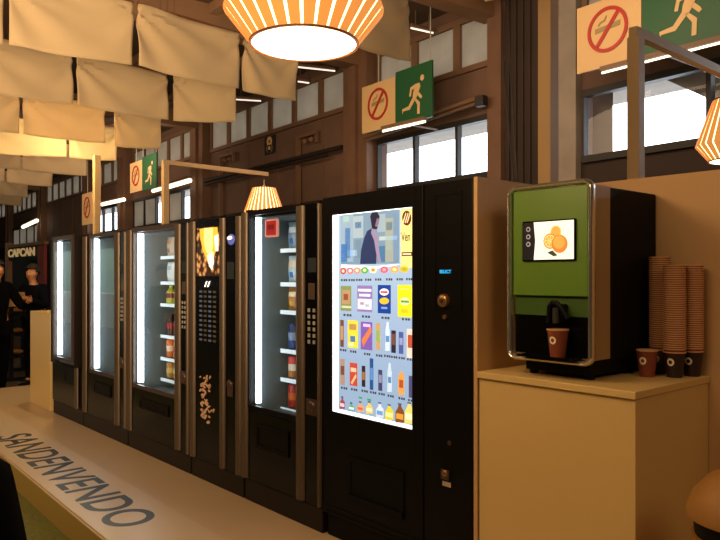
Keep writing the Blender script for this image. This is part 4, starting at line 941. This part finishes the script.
for z in (.35, .68, 1.0, 1.3):
    b = B(); b.box(-12.8, -11.5, 2.97, 3.53, z, z+.03); obj('rack_shelf', b, 'black_matte', t)
k = 0
for z, word in ((.38, 'lowest'), (.71, 'middle'), (1.03, 'upper')):
    for i in range(4):
        b = B(); b.ball((-12.55+i*.27, 3.1+.05*(i % 2), z+.045), .09, (1.1, .8, .5), u=12, v=8)
        single('bread_roll', b, 'bin_bag', 'brown bread roll, %s on the %s shelf of the dark display rack' % (ORD[i], word), 'bread', 'bread rolls on the display rack', smooth=True)
b = B(); b.box(-13.2, -10.9, 4.2, 4.26, .001, .42); mat('yellow_board', '#a8902c', .6); single('yellow_board', b, 'yellow_board', 'low yellow board behind the dark display rack', 'board')

def skin_obj(name, chain, m, parent, sub=1):
    """chain: (verts {name:(pos, radius)}, edges)"""
    V, E = chain; names = list(V); me = bpy.data.meshes.new(name)
    me.from_pydata([V[k][0] for k in names], [(names.index(a), names.index(c)) for a, c in E], []); me.materials.append(MATS[m])
    o = bpy.data.objects.new(name, me); C.collection.objects.link(o); o.parent = parent
    md = o.modifiers.new('skin', 'SKIN'); md.use_smooth_shade = True; sk = me.skin_vertices[0].data
    for i, k in enumerate(names):
        r = V[k][1]; sk[i].radius = (r, r) if not isinstance(r, tuple) else r; sk[i].use_root = (i == 0)
    s = o.modifiers.new('sub', 'SUBSURF'); s.levels = sub; s.render_levels = sub
    dg = bpy.context.evaluated_depsgraph_get(); bpy.context.view_layer.update()
    me2 = bpy.data.meshes.new_from_object(o.evaluated_get(dg)); o.modifiers.clear(); o.data = me2
    for p in me2.polygons: p.use_smooth = True
    return o
mat('eye_white', '#8a8078', .4); mat('lip', '#7a3c34', .5)
def person(label, loc, rz, h=1.75, arms=None, lean=0, jacket='suit', trousers='suit', stride=.05, head_turn=0):
    k = h/1.75
    t = thing('person', label, 'person', loc, None); 
    J = {'pelvis': ((0, 0, .95), .12), 'spine': ((0, lean*.3, 1.14), .115), 'chest': ((0, lean*.6, 1.31), (.15, .115)), 'neckb': ((0, lean, 1.45), .07),
         'neck': ((0, lean+.004, 1.515), .045), 'jaw': ((0, lean+.04, 1.585), .060), 'head': ((0, lean+.02, 1.655), .088), 'crown': ((0, lean+.01, 1.71), .06), 'nose': ((0, lean+.112, 1.625), .013), 'earl': ((-.088, lean+.01, 1.635), .016), 'earr': ((.088, lean+.01, 1.635), .016)}
    E = [('pelvis', 'spine'), ('spine', 'chest'), ('chest', 'neckb'), ('neckb', 'neck'), ('neck', 'jaw'), ('jaw', 'head'), ('head', 'crown'), ('head', 'nose'), ('head', 'earl'), ('head', 'earr')]
    arms = arms or {}
    for s, n_ in ((-1, 'l'), (1, 'r')):
        el, wr = arms.get(n_, ((s*.25, lean*.4-.02, 1.14), (s*.26, lean*.4+.07, .89)))
        el = Vector(el); wr = Vector(wr); dr_ = (wr-el).normalized()
        J['sh'+n_] = ((s*.175, lean*.9, 1.42), .06); J['el'+n_] = (tuple(el), .042); J['wr'+n_] = (tuple(wr), .027); J['pa'+n_] = (tuple(wr+dr_*.07), (.036, .02))
        E += [('chest', 'sh'+n_), ('sh'+n_, 'el'+n_), ('el'+n_, 'wr'+n_), ('wr'+n_, 'pa'+n_)]
        side = Vector((-s, .15, 0)); fwd_ = dr_.cross(Vector((1, 0, 0))).normalized() if abs(dr_.x) < .8 else Vector((0, 0, 1))
        for f_, (off, ln) in enumerate(((-.03, .062), (-.01, .072), (.01, .068), (.03, .054))):
            a = wr+dr_*.10+fwd_*off; c = a+dr_*ln*.55+side*.008; e_ = c+dr_*ln*.4+side*.022
            J['f%d%sa' % (f_, n_)] = (tuple(a), .0095); J['f%d%sb' % (f_, n_)] = (tuple(c), .0085); J['f%d%sc' % (f_, n_)] = (tuple(e_), .007)
            E += [('pa'+n_, 'f%d%sa' % (f_, n_)), ('f%d%sa' % (f_, n_), 'f%d%sb' % (f_, n_)), ('f%d%sb' % (f_, n_), 'f%d%sc' % (f_, n_))]
        a = wr+dr_*.05-fwd_*.04+side*.01; c = a+dr_*.03-fwd_*.01+side*.015; J['t%sa' % n_] = (tuple(a), .011); J['t%sb' % n_] = (tuple(c), .009)
        E += [('wr'+n_, 't%sa' % n_), ('t%sa' % n_, 't%sb' % n_)]
        J['hi'+n_] = ((s*.09, 0, .90), .09); J['kn'+n_] = ((s*.105, s*stride*.5+.02, .50), .056); J['an'+n_] = ((s*.11, s*stride-.02, .09), .038); J['to'+n_] = ((s*.125, s*stride+.13, .035), .03)
        E += [('pelvis', 'hi'+n_), ('hi'+n_, 'kn'+n_), ('kn'+n_, 'an'+n_), ('an'+n_, 'to'+n_)]
    J = {a: ((p[0]*k, p[1]*k, p[2]*k), r) for a, (p, r) in J.items()}
    skin_obj('body', (J, E), 'skin', t)
    def sub(keys, add, name, m, extra=None):
        V = {a: (J[a][0], (tuple(q+add for q in J[a][1]) if isinstance(J[a][1], tuple) else J[a][1]+add)) for a in keys}
        if extra: V.update(extra)
        return V
    V = sub(['pelvis', 'spine', 'chest', 'neckb', 'shl', 'ell', 'wrl', 'shr', 'elr', 'wrr'], .020, 'jacket', jacket)
    V['hem'] = ((0, 0, .80*k), (.165, .13))
    skin_obj('jacket', (V, [('pelvis', 'hem'), ('pelvis', 'spine'), ('spine', 'chest'), ('chest', 'neckb'), ('chest', 'shl'), ('shl', 'ell'), ('ell', 'wrl'), ('chest', 'shr'), ('shr', 'elr'), ('elr', 'wrr')]), jacket, t)
    V = sub(['pelvis', 'hil', 'knl', 'anl', 'hir', 'knr', 'anr'], .018, 'trousers', trousers)
    skin_obj('trousers', (V, [('pelvis', 'hil'), ('hil', 'knl'), ('knl', 'anl'), ('pelvis', 'hir'), ('hir', 'knr'), ('knr', 'anr')]), trousers, t)
    for n_ in 'lr':
        a = Vector(J['an'+n_][0]); c = Vector(J['to'+n_][0]); b = B(); mid = (a+c)/2; b.ball((mid.x, mid.y+.01, .05), .055, (.85, 2.3, .85)); 
        for v in b.bm.verts: v.co.z = max(v.co.z, .003)
        obj('shoe', b, 'shoe', t, smooth=True, local=True)
    hx = Vector(J['head'][0]); b = B(); b.ball((hx.x, hx.y-.014, hx.z+.026), .104*k, (.92, 1.0, .98))
    for v in list(b.bm.verts):
        if v.co.y > hx.y+.03 and v.co.z < hx.z+.055 or v.co.z < hx.z-.02 and v.co.y > hx.y-.03 or v.co.z < hx.z-.085: b.bm.verts.remove(v)
    obj('hair', b, 'hair', t, smooth=True, local=True)
    for s in (-1, 1):
        b = B(); b.ball((hx.x+s*.032, hx.y+.072, hx.z-.005), .012, u=10, v=8); b.ball((hx.x+s*.032, hx.y+.079, hx.z-.005), .0065, mi=1, u=8, v=6); obj('eye', b, ['eye_white', 'hair'], t, smooth=True, local=True)
    jw = Vector(J['jaw'][0]); b = B(); b.ball((jw.x, jw.y+.055, jw.z-.002), .02, (1.1, .35, .3), u=10, v=6); obj('mouth', b, 'lip', t, smooth=True, local=True)
    t.rotation_euler = (0, 0, rz); return t
# man in the dark suit, cropped by the left edge
person('person in a dark suit standing at the left edge of the picture, one hand raised', (*ray(-4, 9.05), 0), math.radians(-70), 1.80,
       arms={'l': ((-.28, .12, 1.16), (-.20, .36, 1.24)), 'r': ((.28, .0, 1.16), (.24, .18, .98))})
# second figure behind the pedestal, holding a carton
person('person in dark clothes leaning over a carton behind the beige pedestal', (*ray(37, 10.3), 0), math.radians(-150), 1.76, lean=.07,
       arms={'l': ((-.31, .14, 1.17), (-.19, .36, 1.26)), 'r': ((.31, .14, 1.17), (.19, .36, 1.26))}, jacket='suit_navy')
mat('carton', '#a07a4c', .7); b = B(); b.box(-.15, .15, -.12, .12, 0, .2, bev=.004)
o = single('carton', b, 'carton', 'brown carton held by the person behind the pedestal', 'carton'); q_ = ray(37, 10.3); o.location = (q_[0]+.50*math.sin(math.radians(150)), q_[1]+.50*math.cos(math.radians(150)), 1.18); o.rotation_euler = (0, 0, math.radians(-150))
# shoulder of someone right beside the camera (lower left corner)
cx_, cy_ = ray(-129.5, .98)
person('person in a black coat close to the camera, shoulder in lower left corner', (cx_, cy_, 0), math.radians(35), 1.61)
# visitor seen only as a reflection in the machine glass
person('person in a dark jacket reflected in the middle glass machine', (-8.96, .45, 0), math.radians(-20), 1.74)
# opposite stand seen in reflections: lit pale green wall with a white counter
mat('pale_green', '#7f9a86', .7); mat('counter_white', '#d8d4c8', .5)
b = B(); b.box(-38, -24.2, -5.2, -5.1, .001, 2.6); single('green_stand_wall', b, 'pale_green', 'pale green wall of the stand across the aisle', 'wall panel')
mat('mauve', '#8c7a78', .7); b = B(); b.box(-24.1, -19.2, -5.2, -5.1, .001, 3.4); single('mauve_stand_wall', b, 'mauve', 'greyish mauve wall panel of the stand across the aisle', 'wall panel')
b = B(); b.box(-34, -18, -4.2, -3.7, .001, 1.05); single('white_counter', b, 'counter_white', 'long white counter of the stand across the aisle', 'counter')
area('stand_light', (-27, -2.6, 4.2), (-27, -5.0, 1.6), (13, .6), 900, (.95, 1, .92))
